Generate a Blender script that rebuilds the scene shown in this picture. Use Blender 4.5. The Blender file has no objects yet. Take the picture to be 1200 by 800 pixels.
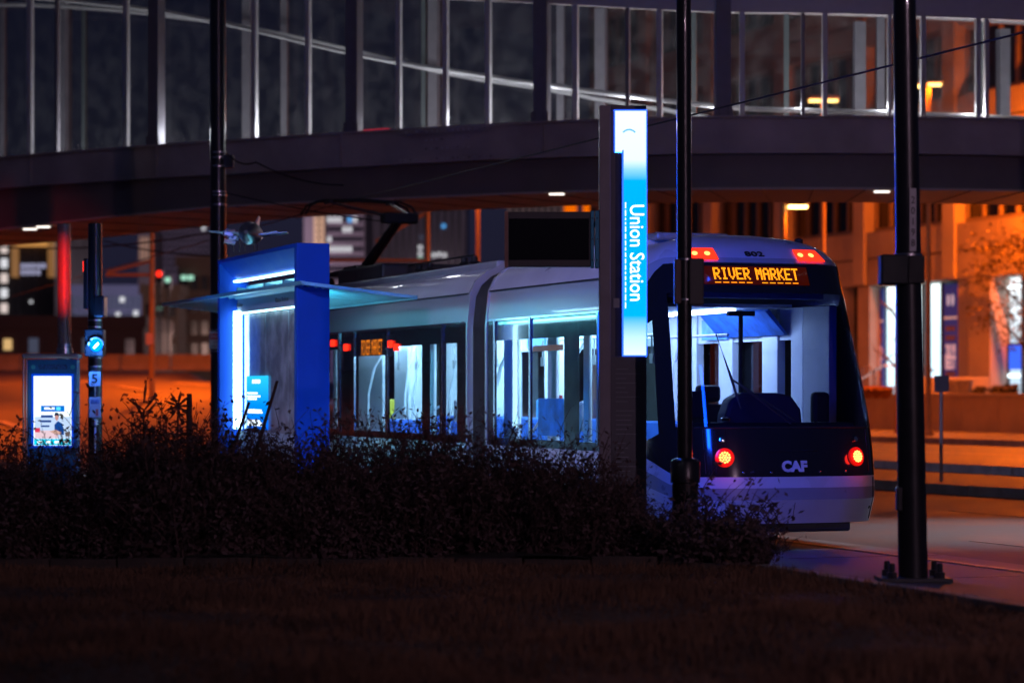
import bpy, math, random
import numpy as np
from mathutils import Vector, Matrix
random.seed(7)
R = math.radians
scene = bpy.context.scene
COL = scene.collection

# ------------------------------------------------------------------ camera
CH, F, V0 = 1.75, 3000.0, 458.0          # eye height, focal length in photo pixels, horizon row
cam_d = bpy.data.cameras.new('camera'); cam = bpy.data.objects.new('camera', cam_d); COL.objects.link(cam)
cam.location = (0, 0, CH); cam.rotation_euler = (R(90), 0, 0)
cam_d.sensor_width = 36; cam_d.lens = 36 * F / 1200; cam_d.shift_y = (V0 - 400) / 1200
cam_d.clip_start = 0.5; cam_d.clip_end = 6000
cam_d.dof.use_dof = True; cam_d.dof.focus_distance = 28.5; cam_d.dof.aperture_fstop = 1.25
scene.camera = cam

# ------------------------------------------------------------------ world, moon, exposure
world = bpy.data.worlds.new('World'); scene.world = world; world.use_nodes = True
wn = world.node_tree; wn.nodes.clear()
w_out = wn.nodes.new('ShaderNodeOutputWorld'); w_bg = wn.nodes.new('ShaderNodeBackground')
w_sky = wn.nodes.new('ShaderNodeTexSky'); w_sky.sky_type = 'NISHITA'; w_sky.sun_disc = False
w_sky.sun_elevation = R(1.5); w_sky.sun_rotation = R(150)
w_mul = wn.nodes.new('ShaderNodeMix'); w_mul.data_type = 'RGBA'; w_mul.blend_type = 'MULTIPLY'; w_mul.inputs[0].default_value = 1
w_mul.inputs[7].default_value = (0.020, 0.020, 0.050, 1)
w_add = wn.nodes.new('ShaderNodeMix'); w_add.data_type = 'RGBA'; w_add.blend_type = 'ADD'; w_add.inputs[0].default_value = 1
w_add.inputs[7].default_value = (0.060, 0.072, 0.22, 1)
wn.links.new(w_sky.outputs[0], w_mul.inputs[6]); wn.links.new(w_mul.outputs[2], w_add.inputs[6])
wn.links.new(w_add.outputs[2], w_bg.inputs[0]); w_bg.inputs[1].default_value = 0.10
wn.links.new(w_bg.outputs[0], w_out.inputs[0])
sun_d = bpy.data.lights.new('moon', 'SUN'); sun_d.energy = 0.02; sun_d.angle = R(0.5); sun_d.color = (0.75, 0.8, 1)
sun = bpy.data.objects.new('moon', sun_d); COL.objects.link(sun); sun.rotation_euler = (R(50), 0, R(-30))
scene.view_settings.view_transform = 'Standard'; scene.view_settings.look = 'None'
scene.view_settings.exposure = 0.2; scene.view_settings.gamma = 1; scene.view_settings.use_curve_mapping = False
scene.cycles.use_denoising = True
scene.cycles.max_bounces = 6; scene.cycles.diffuse_bounces = 3; scene.cycles.glossy_bounces = 4
scene.cycles.transparent_max_bounces = 24; scene.cycles.sample_clamp_indirect = 4
scene.cycles.caustics_reflective = False; scene.cycles.caustics_refractive = False

# ------------------------------------------------------------------ helpers
def W(u, v, d):
    return Vector(((u - 600) * d / F, d, CH - (v - V0) * d / F))

class Frame:
    """street-aligned frame: local x runs along the street away from the camera, y to the camera's left"""
    def __init__(s, origin, vp):
        t = math.atan2(600 - vp, F); s.o = Vector(origin); s.dir = Vector((-math.sin(t), math.cos(t), 0))
        s.n = Vector((-math.cos(t), -math.sin(t), 0)); s.rz = math.atan2(s.dir.y, s.dir.x)
    def x(s, u, y=0.0):
        k = (u - 600) / F; px = s.o.x + y * s.n.x; py = s.o.y + y * s.n.y
        return (k * py - px) / (s.dir.x - k * s.dir.y)
    def at(s, u, v, y=0.0):
        x = s.x(u, y); d = s.o.y + y * s.n.y + x * s.dir.y
        return x, CH - (v - V0) * d / F - s.o.z
    def w(s, x, y, z=0):
        return s.o + s.dir * x + s.n * y + Vector((0, 0, z))
    def loc(s, p):
        q = Vector(p) - s.o; return (q.x * s.dir.x + q.y * s.dir.y, q.x * s.n.x + q.y * s.n.y, q.z)

_m = {}
def mat(name, col, rough=0.6, metal=0.0, var=0.12, scale=6.0, bump=0.0, spec=0.5, coat=0.0, emis=None, es=0.0):
    if name in _m: return _m[name]
    m = bpy.data.materials.new(name); m.use_nodes = True; nt = m.node_tree
    b = nt.nodes['Principled BSDF']
    b.inputs['Roughness'].default_value = rough; b.inputs['Metallic'].default_value = metal
    b.inputs['Specular IOR Level'].default_value = spec; b.inputs['Coat Weight'].default_value = coat
    c = (*col, 1)
    if var > 0:
        tc = nt.nodes.new('ShaderNodeTexCoord'); nz = nt.nodes.new('ShaderNodeTexNoise')
        nz.inputs['Scale'].default_value = scale; nz.inputs['Detail'].default_value = 6
        nt.links.new(tc.outputs['Object'], nz.inputs['Vector'])
        mr = nt.nodes.new('ShaderNodeMapRange'); mr.inputs[1].default_value = 0.3; mr.inputs[2].default_value = 0.7
        mr.inputs[3].default_value = 1 - var; mr.inputs[4].default_value = 1 + var
        nt.links.new(nz.outputs['Fac'], mr.inputs[0])
        mx = nt.nodes.new('ShaderNodeMix'); mx.data_type = 'RGBA'; mx.blend_type = 'MULTIPLY'; mx.inputs[0].default_value = 1
        mx.inputs[6].default_value = c; nt.links.new(mr.outputs[0], mx.inputs[7])
        nt.links.new(mx.outputs[2], b.inputs['Base Color'])
        m2 = nt.nodes.new('ShaderNodeMapRange'); m2.inputs[1].default_value = 0.3; m2.inputs[2].default_value = 0.7
        m2.inputs[3].default_value = max(0, rough - min(.1, rough * .12)); m2.inputs[4].default_value = min(1, rough + min(.1, rough * .12))
        nt.links.new(nz.outputs['Fac'], m2.inputs[0]); nt.links.new(m2.outputs[0], b.inputs['Roughness'])
        if bump > 0:
            bp = nt.nodes.new('ShaderNodeBump'); bp.inputs['Strength'].default_value = bump; bp.inputs['Distance'].default_value = 0.02
            n2 = nt.nodes.new('ShaderNodeTexNoise'); n2.inputs['Scale'].default_value = scale * 6; n2.inputs['Detail'].default_value = 4
            nt.links.new(tc.outputs['Object'], n2.inputs['Vector'])
            nt.links.new(n2.outputs['Fac'], bp.inputs['Height']); nt.links.new(bp.outputs[0], b.inputs['Normal'])
    else:
        b.inputs['Base Color'].default_value = c
    if emis:
        b.inputs['Emission Color'].default_value = (*emis, 1); b.inputs['Emission Strength'].default_value = es
    _m[name] = m; return m

def glow(name, col, s):
    if name in _m: return _m[name]
    m = bpy.data.materials.new(name); m.use_nodes = True; nt = m.node_tree; nt.nodes.clear()
    o = nt.nodes.new('ShaderNodeOutputMaterial'); e = nt.nodes.new('ShaderNodeEmission')
    e.inputs[0].default_value = (*col, 1); e.inputs[1].default_value = s; nt.links.new(e.outputs[0], o.inputs[0])
    _m[name] = m; return m

def glow_ramp(name, stops, s, axis=2, lo=0.0, hi=1.0):
    """backlit print: colours along the object's own axis"""
    m = bpy.data.materials.new(name); m.use_nodes = True; nt = m.node_tree; nt.nodes.clear()
    o = nt.nodes.new('ShaderNodeOutputMaterial'); e = nt.nodes.new('ShaderNodeEmission')
    tc = nt.nodes.new('ShaderNodeTexCoord'); sp = nt.nodes.new('ShaderNodeSeparateXYZ'); mr = nt.nodes.new('ShaderNodeMapRange')
    mr.inputs[1].default_value = lo; mr.inputs[2].default_value = hi
    r = nt.nodes.new('ShaderNodeValToRGB')
    while len(r.color_ramp.elements) < len(stops): r.color_ramp.elements.new(0.5)
    for k, (p, c) in enumerate(stops): r.color_ramp.elements[k].position = p; r.color_ramp.elements[k].color = (*c, 1)
    nt.links.new(tc.outputs['Object'], sp.inputs[0]); nt.links.new(sp.outputs[axis], mr.inputs[0])
    nt.links.new(mr.outputs[0], r.inputs[0]); nt.links.new(r.outputs[0], e.inputs[0]); e.inputs[1].default_value = s
    nt.links.new(e.outputs[0], o.inputs[0]); _m[name] = m; return m

def glass(name, tint=(0.8, 0.85, 0.9), boost=1.0, rough=0.02, dirt_haze=0.0, dirt_haze0=0.0):
    if name in _m: return _m[name]
    m = bpy.data.materials.new(name); m.use_nodes = True; nt = m.node_tree; nt.nodes.clear()
    o = nt.nodes.new('ShaderNodeOutputMaterial'); t = nt.nodes.new('ShaderNodeBsdfTransparent'); g = nt.nodes.new('ShaderNodeBsdfGlossy')
    t.inputs[0].default_value = (*tint, 1); g.inputs['Roughness'].default_value = rough
    ge = nt.nodes.new('ShaderNodeNewGeometry'); dt = nt.nodes.new('ShaderNodeVectorMath'); dt.operation = 'DOT_PRODUCT'
    nt.links.new(ge.outputs['Incoming'], dt.inputs[0]); nt.links.new(ge.outputs['Normal'], dt.inputs[1])
    def mth(op, a, b, clamp=False):
        q = nt.nodes.new('ShaderNodeMath'); q.operation = op; q.use_clamp = clamp
        for k, v in enumerate((a, b)):
            if v is None: continue
            if isinstance(v, (int, float)): q.inputs[k].default_value = v
            else: nt.links.new(v, q.inputs[k])
        return q.outputs[0]
    sch = mth('POWER', mth('SUBTRACT', 1.0, mth('ABSOLUTE', dt.outputs['Value'], None), True), 5.0)
    fres = mth('MULTIPLY', mth('ADD', mth('MULTIPLY', sch, 0.96), 0.04), boost, True)
    mx = nt.nodes.new('ShaderNodeMixShader'); nt.links.new(fres, mx.inputs[0])
    nt.links.new(t.outputs[0], mx.inputs[1]); nt.links.new(g.outputs[0], mx.inputs[2]); last = mx.outputs[0]
    if dirt_haze > 0:
        df = nt.nodes.new('ShaderNodeBsdfDiffuse'); df.inputs[0].default_value = (0.5, 0.5, 0.5, 1)
        tc = nt.nodes.new('ShaderNodeTexCoord'); nz = nt.nodes.new('ShaderNodeTexNoise'); nz.inputs['Scale'].default_value = 3; nz.inputs['Detail'].default_value = 8
        mr = nt.nodes.new('ShaderNodeMapRange'); mr.inputs[1].default_value = 0.4; mr.inputs[2].default_value = 0.75; mr.inputs[3].default_value = dirt_haze0; mr.inputs[4].default_value = dirt_haze
        nt.links.new(tc.outputs['Object'], nz.inputs[0]); nt.links.new(nz.outputs['Fac'], mr.inputs[0])
        m3 = nt.nodes.new('ShaderNodeMixShader'); nt.links.new(mr.outputs[0], m3.inputs[0]); nt.links.new(last, m3.inputs[1]); nt.links.new(df.outputs[0], m3.inputs[2]); last = m3.outputs[0]
    nt.links.new(last, o.inputs[0]); _m[name] = m; return m

def link(name, me, material=None, parent=None, smooth=False):
    if material is not None and not me.materials: me.materials.append(material)
    if smooth: me.polygons.foreach_set('use_smooth', [True] * len(me.polygons))
    o = bpy.data.objects.new(name, me); COL.objects.link(o)
    if parent is not None: o.parent = parent
    return o
def tag(o, label=None, cat=None, group=None, kind=None):
    if label: o['label'] = label
    if cat: o['category'] = cat
    if group: o['group'] = group
    if kind: o['kind'] = kind
    return o
def thing(name, label, cat, loc=(0, 0, 0), rz=0.0, group=None):
    o = bpy.data.objects.new(name, None); COL.objects.link(o); o.empty_display_size = 0.2
    o.location = loc; o.rotation_euler = (0, 0, rz); return tag(o, label, cat, group)
def copy_tree(o, parent=None):
    c = o.copy(); COL.objects.link(c); c.parent = parent
    for ch in list(o.children): copy_tree(ch, c)
    return c

class MB:
    def __init__(s): s.v = []; s.f = []
    def add(s, vs, fs):
        b = len(s.v); s.v += [tuple(p) for p in vs]; s.f += [tuple(i + b for i in f) for f in fs]; return s
    def box(s, x0, x1, y0, y1, z0, z1):
        return s.add([(x0, y0, z0), (x1, y0, z0), (x1, y1, z0), (x0, y1, z0), (x0, y0, z1), (x1, y0, z1), (x1, y1, z1), (x0, y1, z1)],
                     [(0, 3, 2, 1), (4, 5, 6, 7), (0, 1, 5, 4), (1, 2, 6, 5), (2, 3, 7, 6), (3, 0, 4, 7)])
    def hexa(s, a, b):
        """a: 4 points, b: 4 points facing them"""
        return s.add(list(a) + list(b), [(3, 2, 1, 0), (4, 5, 6, 7), (0, 1, 5, 4), (1, 2, 6, 5), (2, 3, 7, 6), (3, 0, 4, 7)])
    def tube(s, pts, r, n=8, cap=True):
        pts = [Vector(p) for p in pts]; rs = r if isinstance(r, (list, tuple)) else [r] * len(pts); b = len(s.v)
        for i, p in enumerate(pts):
            t = (pts[min(i + 1, len(pts) - 1)] - pts[max(i - 1, 0)]).normalized()
            a = Vector((0, 0, 1)) if abs(t.z) < 0.9 else Vector((1, 0, 0))
            e1 = t.cross(a).normalized(); e2 = t.cross(e1)
            for k in range(n):
                g = 2 * math.pi * k / n; q = p + (e1 * math.cos(g) + e2 * math.sin(g)) * rs[i]; s.v.append(tuple(q))
        for i in range(len(pts) - 1):
            for k in range(n):
                s.f.append((b + i * n + k, b + i * n + (k + 1) % n, b + (i + 1) * n + (k + 1) % n, b + (i + 1) * n + k))
        if cap:
            s.f.append(tuple(b + k for k in range(n))[::-1]); e = b + (len(pts) - 1) * n; s.f.append(tuple(e + k for k in range(n)))
        return s
    def lathe(s, prof, c=(0, 0, 0), n=16):
        return s.tube([(c[0], c[1], c[2] + z) for r, z in prof], [r for r, z in prof], n)
    def prism(s, poly, a, b, axis='y'):
        n = len(poly)
        def P(p, t): return {'y': (p[0], t, p[1]), 'x': (t, p[0], p[1]), 'z': (p[0], p[1], t)}[axis]
        return s.add([P(p, a) for p in poly] + [P(p, b) for p in poly],
                     [tuple(range(n))[::-1], tuple(range(n, 2 * n))] + [(i, (i + 1) % n, (i + 1) % n + n, i + n) for i in range(n)])
    def mesh(s, name='mesh'):
        me = bpy.data.meshes.new(name); me.from_pydata(s.v, [], s.f); me.update(); return me
    def obj(s, name, material, parent=None, smooth=False, bevel=0.0, fixn=True):
        me = s.mesh(name)
        if fixn:
            import bmesh
            bm = bmesh.new(); bm.from_mesh(me); bmesh.ops.recalc_face_normals(bm, faces=bm.faces); bm.to_mesh(me); bm.free()
        o = link(name, me, material, parent, smooth)
        if bevel > 0:
            md = o.modifiers.new('bevel', 'BEVEL'); md.width = bevel; md.segments = 2; md.limit_method = 'ANGLE'
        if smooth:
            try: me.set_sharp_from_angle(angle=R(40))
            except Exception: pass
        return o
def box(name, m, parent, *a, bevel=0.0): return MB().box(*a).obj(name, m, parent, bevel=bevel)

def text_mesh(txt, size, depth=0.004, align='CENTER', xs=1.0, bold=0.0):
    c = bpy.data.curves.new('lettering', 'FONT'); c.body = txt; c.size = size; c.extrude = depth; c.align_x = align; c.align_y = 'CENTER'
    c.offset = bold; c.resolution_u = 3
    o = bpy.data.objects.new('lettering', c); COL.objects.link(o); bpy.context.view_layer.update()
    me = bpy.data.meshes.new_from_object(o.evaluated_get(bpy.context.evaluated_depsgraph_get()))
    bpy.data.objects.remove(o); bpy.data.curves.remove(c)
    if xs != 1.0:
        me.transform(Matrix.Diagonal((xs, 1, 1, 1)))
    return me
def lettering(txt, size, m, parent, loc, right, up, xs=1.0, depth=0.004, name='lettering', bold=0.0):
    """right/up: unit vectors in the parent's space"""
    me = text_mesh(txt, size, depth, xs=xs, bold=bold); me.materials.clear(); o = link(name, me, m, parent)
    r = Vector(right).normalized(); u = Vector(up).normalized(); w = r.cross(u)
    o.matrix_local = Matrix.Translation(Vector(loc)) @ Matrix((r, u, w)).transposed().to_4x4()
    return o

def lamp(name, kind, loc, col, power, size=0.1, target=None, angle=120, blend=0.6, parent=None):
    l = bpy.data.lights.new(name, kind); l.color = col; l.energy = power
    if kind == 'SPOT': l.spot_size = R(angle); l.spot_blend = blend
    l.shadow_soft_size = size
    o = bpy.data.objects.new(name, l); COL.objects.link(o); o.location = loc
    if target is not None: o.rotation_euler = (Vector(target) - Vector(loc)).to_track_quat('-Z', 'Y').to_euler()
    if parent is not None: o.parent = parent
    return o

# ------------------------------------------------------------------ frames
T0 = (3.08, 27.8, 0)
FT = Frame(T0, -450)                # tram street
FB = Frame((15.0, 90.0, 0), -700)   # far side of the avenue
def interp(x, xs, ys): return float(np.interp(x, xs, ys))

# ------------------------------------------------------------------ materials
M = dict(
    asphalt=mat('asphalt', (0.05, 0.05, 0.053), 0.75, var=0.3, scale=0.9, bump=0.35),
    asphalt2=mat('avenue_asphalt', (0.11, 0.10, 0.095), 0.65, var=0.3, scale=0.5, bump=0.3),
    concrete=mat('concrete', (0.28, 0.265, 0.25), 0.8, var=0.2, scale=1.5, bump=0.3),
    paving=mat('paving', (0.10, 0.093, 0.098), 0.7, var=0.25, scale=2.0, bump=0.3),
    kerb=mat('kerb_stone', (0.25, 0.24, 0.23), 0.8, var=0.3, scale=3, bump=0.4),
    soil=mat('soil', (0.03, 0.022, 0.016), 0.95, var=0.4, scale=4, bump=0.6),
    lawn=mat('lawn_soil', (0.075, 0.042, 0.024), 0.95, var=0.5, scale=0.9, bump=0.6),
    line=mat('road_paint', (0.55, 0.5, 0.4), 0.7, var=0.3, scale=5),
    rail=mat('rail_steel', (0.16, 0.15, 0.15), 0.55, 1.0),
    black_metal=mat('black_metal', (0.012, 0.012, 0.014), 0.32, var=0.2, scale=12, coat=0.3),
    dark_metal=mat('dark_metal', (0.03, 0.03, 0.034), 0.45, var=0.2, scale=8),
    steel=mat('brushed_steel', (0.55, 0.55, 0.57), 0.28, 1.0, var=0.1),
    chrome=mat('chrome_trim', (0.7, 0.72, 0.75), 0.15, 1.0, var=0.0),
    white_paint=mat('tram_white', (0.50, 0.50, 0.58), 0.30, var=0.10, scale=1.6, coat=0.4),
    silver=mat('tram_silver', (0.42, 0.43, 0.48), 0.27, 0.3, var=0.0, coat=0.5),
    stripe=mat('tram_grey', (0.22, 0.22, 0.26), 0.3, var=0.05, coat=0.5),
    gloss_black=mat('tram_black', (0.008, 0.008, 0.010), 0.12, var=0.0, coat=0.6),
    rubber=mat('rubber', (0.012, 0.012, 0.012), 0.7, var=0.2),
    glassM=glass('tram_glass', (0.76, 0.88, 1.0), 1.0, 0.01),
    screen_glass=glass('windscreen_glass', (0.42, 0.38, 0.60), 0.9, 0.01),
    sky_glass=glass('skyway_glass', (0.62, 0.66, 0.68), 1.4, 0.03, dirt_haze=0.12, dirt_haze0=.025),  # film is part grime, part painted haze so panes look hazily lit
    blue_paint=mat('shelter_blue', (0.001, 0.050, 0.38), 0.55, var=0.06, scale=3, spec=.2),
)
# ================================================================== SETTING
def sheet(name, pts, m, z=None):
    o = MB().add([(p[0], p[1], p[2] if len(p) > 2 else z) for p in pts], [tuple(range(len(pts)))]).obj(name, m)
    if o.data.polygons[0].normal.z < 0: o.data.flip_normals()
    return tag(o, kind='structure')

def rise(X, Y):                       # the avenue climbs away on the left
    t = min(1, max(0, (3.0 - X - 0.25 * max(0, Y - 60)) / 7.0 + 0.6)); t = t * t * (3 - 2 * t)
    return max(0.0, min(Y, 135.0) - 45) * 0.0335 * t
xs = sorted(set(list(np.linspace(-80, 80, 41)) + [-3000, -1000, -300, -150, 150, 300, 1000, 3000]))
ys = sorted(set(list(np.linspace(-10, 150, 41)) + [-300, -60, 250, 500, 1200, 3500]))
gv = [(x, y, rise(x, y) - 0.03) for y in ys for x in xs]; nx = len(xs)
gf = [(j * nx + i, j * nx + i + 1, (j + 1) * nx + i + 1, (j + 1) * nx + i) for j in range(len(ys) - 1) for i in range(nx - 1)]
g_o = MB().add(gv, gf).obj('ground', M['asphalt2'], smooth=True, fixn=False); tag(g_o, kind='structure')

# near road beside the track, and terraces of the avenue on the right
def stripB(name, d0, d1, z0, m, u=1100, zk=None, x0=-60, x1=75):
    """strip between two lines parallel to the avenue given by the depth where they cross column u"""
    a = FB.loc(W(u, V0, d0)); b = FB.loc(W(u, V0, d1)); 
    o = MB().box(x0, x1, b[1], a[1], zk if zk is not None else z0 - 0.3, z0).obj(name, m, bevel=0.02 if zk is None else 0)
    o.location = FB.o; o.rotation_euler = (0, 0, FB.rz); return tag(o, kind='structure')
def yB(d, u=1100): return FB.loc(W(u, V0, d))[1]
sheet('street', [FT.w(-30, -30), FT.w(-30, 2.2), FT.w(60, 2.2), FT.w(60, -30)], M['asphalt'], 0.0)
stripB('median', 44.0, 51.0, 0.15, M['paving'], x0=-60, x1=30)
stripB('far_road', 51.0, 70.0, 0.30, M['asphalt2'], x0=-60, x1=40)
stripB('far_sidewalk', 70.0, 92.0, 0.45, M['concrete'], x0=-60, x1=40)
kb = thing('kerb', '', '', FB.o, FB.rz)
for k in ('label', 'category'):
    if k in kb: del kb[k]
tag(kb, kind='structure')
kr = random.Random(3)
for d, z, x0, x1 in ((44.0, 0.152, -45, 6), (51.0, 0.302, -40, 6), (70.0, 0.455, -30, 12)):
    y = yB(d); x = x0; me = MB().box(0, 2.38, -0.09, 0.09, -0.2, 0.0).mesh('kerb_stone'); me.materials.append(M['kerb'])
    while x < x1:
        o = link('kerb_stone', me, None, kb); o.location = (x, y + kr.uniform(-.008, .008), z + 0.01 + kr.uniform(-.004, .004)); x += 2.4
# painted lines on the near road and avenue
for k, (d, w) in enumerate(((38.5, 0.12), (60.5, 0.14))):
    zz = 0.006 if d < 44 else 0.306
    o = MB().box(-40, 20, -w / 2, w / 2, -0.002, 0.0).obj('lane_line', M['line']); o.location = FB.w(0, yB(d), zz); o.rotation_euler = (0, 0, FB.rz); tag(o, kind='structure')

# track: concrete slab, grooved rails
tr = MB().box(-30, 60, -1.25, 1.25, -0.2, 0.006).obj('track_bed', M['paving']); tr.location = FT.o; tr.rotation_euler = (0, 0, FT.rz); tag(tr, kind='structure')
for s in (-1, 1):
    r = MB().box(-30, 60, s * 0.7175 - 0.035, s * 0.7175 + 0.035, -0.1, 0.018).box(-30, 60, s * 0.66 - 0.012, s * 0.66 + 0.012, -0.1, 0.014).obj('rail', M['rail'], tr)
for k in range(30):
    MB().box(-28 + k * 3, -27.985 + k * 3, -1.24, -.76, .0062, .0075).box(-28 + k * 3, -27.985 + k * 3, .76, 1.24, .0062, .0075).box(-28 + k * 3, -27.985 + k * 3, -.62, .62, .0062, .0075).obj('slab_joint', M['rubber'], tr)
for x_, y_, a_, b_ in ((-2, -4.2, 3.2, 1.4), (-7, -6.5, 2.0, 3.0), (3.0, -7.5, 5.0, 1.2)):
    o = MB().box(0, a_, 0, b_, 0, .003).obj('road_patch', mat('patch_asphalt', (.045, .043, .043), .7, var=.3, scale=2, bump=.3)); o.location = FT.w(x_, y_, .003); o.rotation_euler = (0, 0, FT.rz); tag(o, kind='structure')
cr = random.Random(12)
for k in range(5):
    p_ = [FT.w(cr.uniform(-8, 4), -3 - k * 1.3, .003)]
    for q in range(9): p_.append(p_[-1] + Vector((cr.uniform(.1, .5), cr.uniform(-.25, .3), 0)))
    o = MB().tube(p_, .008, 4).obj('road_crack', M['rubber']); tag(o, kind='structure')
# pavement strip beside track + platform
pv = MB().box(-30, 60, 1.5, 2.42, -0.2, 0.15).obj('pavement', M['paving'], bevel=0.02); pv.location = FT.o; pv.rotation_euler = (0, 0, FT.rz); tag(pv, kind='structure')
pl = MB().box(-2.4, 27, 1.46, 5.2, -0.2, 0.28).obj('platform', M['concrete'], bevel=0.02); pl.location = FT.o; pl.rotation_euler = (0, 0, FT.rz); tag(pl, kind='structure')
me = MB().box(0, 0.59, 0, 0.5, 0, 0.012).mesh('warning_tile'); me.materials.append(mat('warning_tile', (0.45, 0.3, 0.05), 0.7))
for k in range(48):
    o = link('warning_tile', me, None, pl); o.location = (-2.3 + k * 0.6, 1.55, 0.28)
# lawn edge kerb stones, lawn, planting bed
lk = bpy.data.objects.new('lawn_kerb', None); COL.objects.link(lk); lk.location = FT.o; lk.rotation_euler = (0, 0, FT.rz); tag(lk, kind='structure')
me = MB().box(0, 1.18, 2.42, 2.58, -0.1, 0.0).mesh('kerb_stone'); me.materials.append(M['kerb'])
for k in range(22):
    o = link('kerb_stone', me, None, lk); o.location = (-25 + k * 1.2, kr.uniform(-.01, .01), 0.215 + kr.uniform(-.006, .006))
def lawn_right(Y):                    # X of the kerb line at depth Y
    x = (Y - FT.o.y - 2.58 * FT.n.y) / FT.dir.y
    return FT.o.x + FT.dir.x * x + FT.n.x * 2.58
BED_Y = 22.75
lx = []
for Y in np.linspace(6, BED_Y, 30):
    for q in np.linspace(0, 1, 40):
        X = -9 + (lawn_right(Y) + 9) * q
        lx.append((X, Y, 0.19 + 0.03 * math.sin(X * 1.3 + Y * 0.7) + 0.02 * math.sin(Y * 2.1 - X)))
lf = [(j * 40 + i, j * 40 + i + 1, (j + 1) * 40 + i + 1, (j + 1) * 40 + i) for j in range(29) for i in range(39)]
lo = MB().add(lx, lf).obj('lawn', M['lawn'], smooth=True, fixn=False); tag(lo, kind='structure')
bx = []
for Y in np.linspace(BED_Y, 28, 16):
    for q in np.linspace(0, 1, 40):
        X = -9 + (lawn_right(Y) + 9) * q
        bx.append((X, Y, 0.24 + 0.05 * math.sin(X * 2.3 + Y * 1.7) + 0.04 * min(1, (Y - BED_Y))))
bo = MB().add(bx, [(j * 40 + i, j * 40 + i + 1, (j + 1) * 40 + i + 1, (j + 1) * 40 + i) for j in range(15) for i in range(39)]).obj('planting_bed', M['soil'], smooth=True, fixn=False)
tag(bo, kind='structure')
eb = bpy.data.objects.new('bed_edging', None); COL.objects.link(eb); tag(eb, kind='structure')
es_me = MB().box(-0.29, 0.29, -0.06, 0.06, -0.1, 0.03).mesh('edging_stone'); es_me.materials.append(mat('edging_stone', (0.055, 0.04, 0.032), 0.9, var=0.4, scale=5, bump=0.5))
x = -8.0
while x < 2.25:
    o = link('edging_stone', es_me, None, eb)
    yy = BED_Y + 0.06 * math.sin(x * 0.8) - (0.0 if x < 1.2 else (x - 1.2) * 0.5)
    o.location = (x, yy, 0.24 + random.uniform(-.015, .015) - max(0, x - 1.0) * 0.06); o.rotation_euler = (random.uniform(-.04, .04), random.uniform(-.02, .02), random.uniform(-.03, .03) - (0.45 if x > 1.2 else 0)); x += 0.6
# plaza beyond the bed on the left
sheet('plaza', [(-40, 28, 0.05), (FT.w(-1, 5.2).x, 28, 0.05), FT.w(14, 5.2, 0.05), (-40, 44, 0.05)], M['paving'])
# avenue on the left: painted dashes following the rise
def dash(u0, v0, u1, v1, w=0.16):
    def hit(u, v):
        d = 46.0
        while d < 140:
            p = W(u, v, d)
            if p.z <= rise(p.x, p.y): return p
            d += 0.25
        return W(u, v, 100)
    a = hit(u0, v0); b = hit(u1, v1); t = (b - a).normalized(); s = Vector((-t.y, t.x, 0)) * w; pts = []
    n = 8
    for i in range(n + 1):
        p = a.lerp(b, i / n)
        for q in (p - s, p + s): pts.append((q.x, q.y, rise(q.x, q.y) + 0.02))
    o = MB().add(pts, [(2 * i, 2 * i + 1, 2 * i + 3, 2 * i + 2) for i in range(n)]).obj('lane_line', M['line'], fixn=False)
    if o.data.polygons[0].normal.z < 0: o.data.flip_normals()
    tag(o, kind='structure')
for c in ((140, 453, 186, 461), (205, 449, 245, 452), (150, 467, 190, 473), (0, 494, 27, 503), (168, 503, 215, 509), (60, 446, 110, 449)): dash(*c)

# ================================================================== STREETCAR
TR = thing('streetcar', 'white and black streetcar stopped at the platform with RIVER MARKET on its amber sign', 'streetcar', FT.o, FT.rz)
L_TOT, XA0, XA1, XB0, XB1 = 23.6, 6.55, 7.35, 16.25, 17.05     # section limits
ZC = [0.31, 0.57, 0.70, 0.82, 1.10, 1.36, 1.80, 2.25, 2.62, 2.84, 2.92, 3.17, 3.24, 3.34, 3.42, 3.49, 3.54]
ZS = [0.33, 0.72, 0.90, 1.05, 1.10, 1.15, 1.60, 2.10, 2.40, 2.56, 2.60, 2.66, 3.06, 3.22, 3.34, 3.44, 3.50]
WH = [1.29, 1.32, 1.325, 1.325, 1.325, 1.325, 1.325, 1.325, 1.325, 1.325, 1.325, 1.32, 1.28, 1.20, 1.06, 0.82, 0.40]
XF = [0.10, 0.00, 0.01, 0.02, 0.07, 0.14, 0.30, 0.48, 0.64, 0.74, 0.78, 0.90, 0.97, 1.10, 1.24, 1.45, 1.75]
XS = 2.1                                                       # the sides are straight from here
PH = [-90, -84, -78, -72, -66, -60, -52, -44, -34, -22, -10, 0, 10, 22, 34, 44, 52, 60, 66, 72, 78, 84, 90]
def smooth01(t): t = min(1, max(0, t)); return t * t * (3 - 2 * t)
def nose_pt(i, ph):
    e = 2 / 4.2; s = math.sin(R(abs(ph))); c = math.cos(R(abs(ph)))
    taper = 1 - 0.085 * smooth01((ZC[i] - 1.2) / 1.9) * smooth01((90 - abs(ph)) / 40)
    y = math.copysign(WH[i] * taper * s ** e, ph); x = XF[i] + (XS - XF[i]) * (1 - c ** e)
    g = smooth01((abs(ph) - 50) / 38)
    return (x, y, ZC[i] + (ZS[i] - ZC[i]) * g)
def side_pt(i, x, sgn): return (x, sgn * WH[i], ZS[i])

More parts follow.
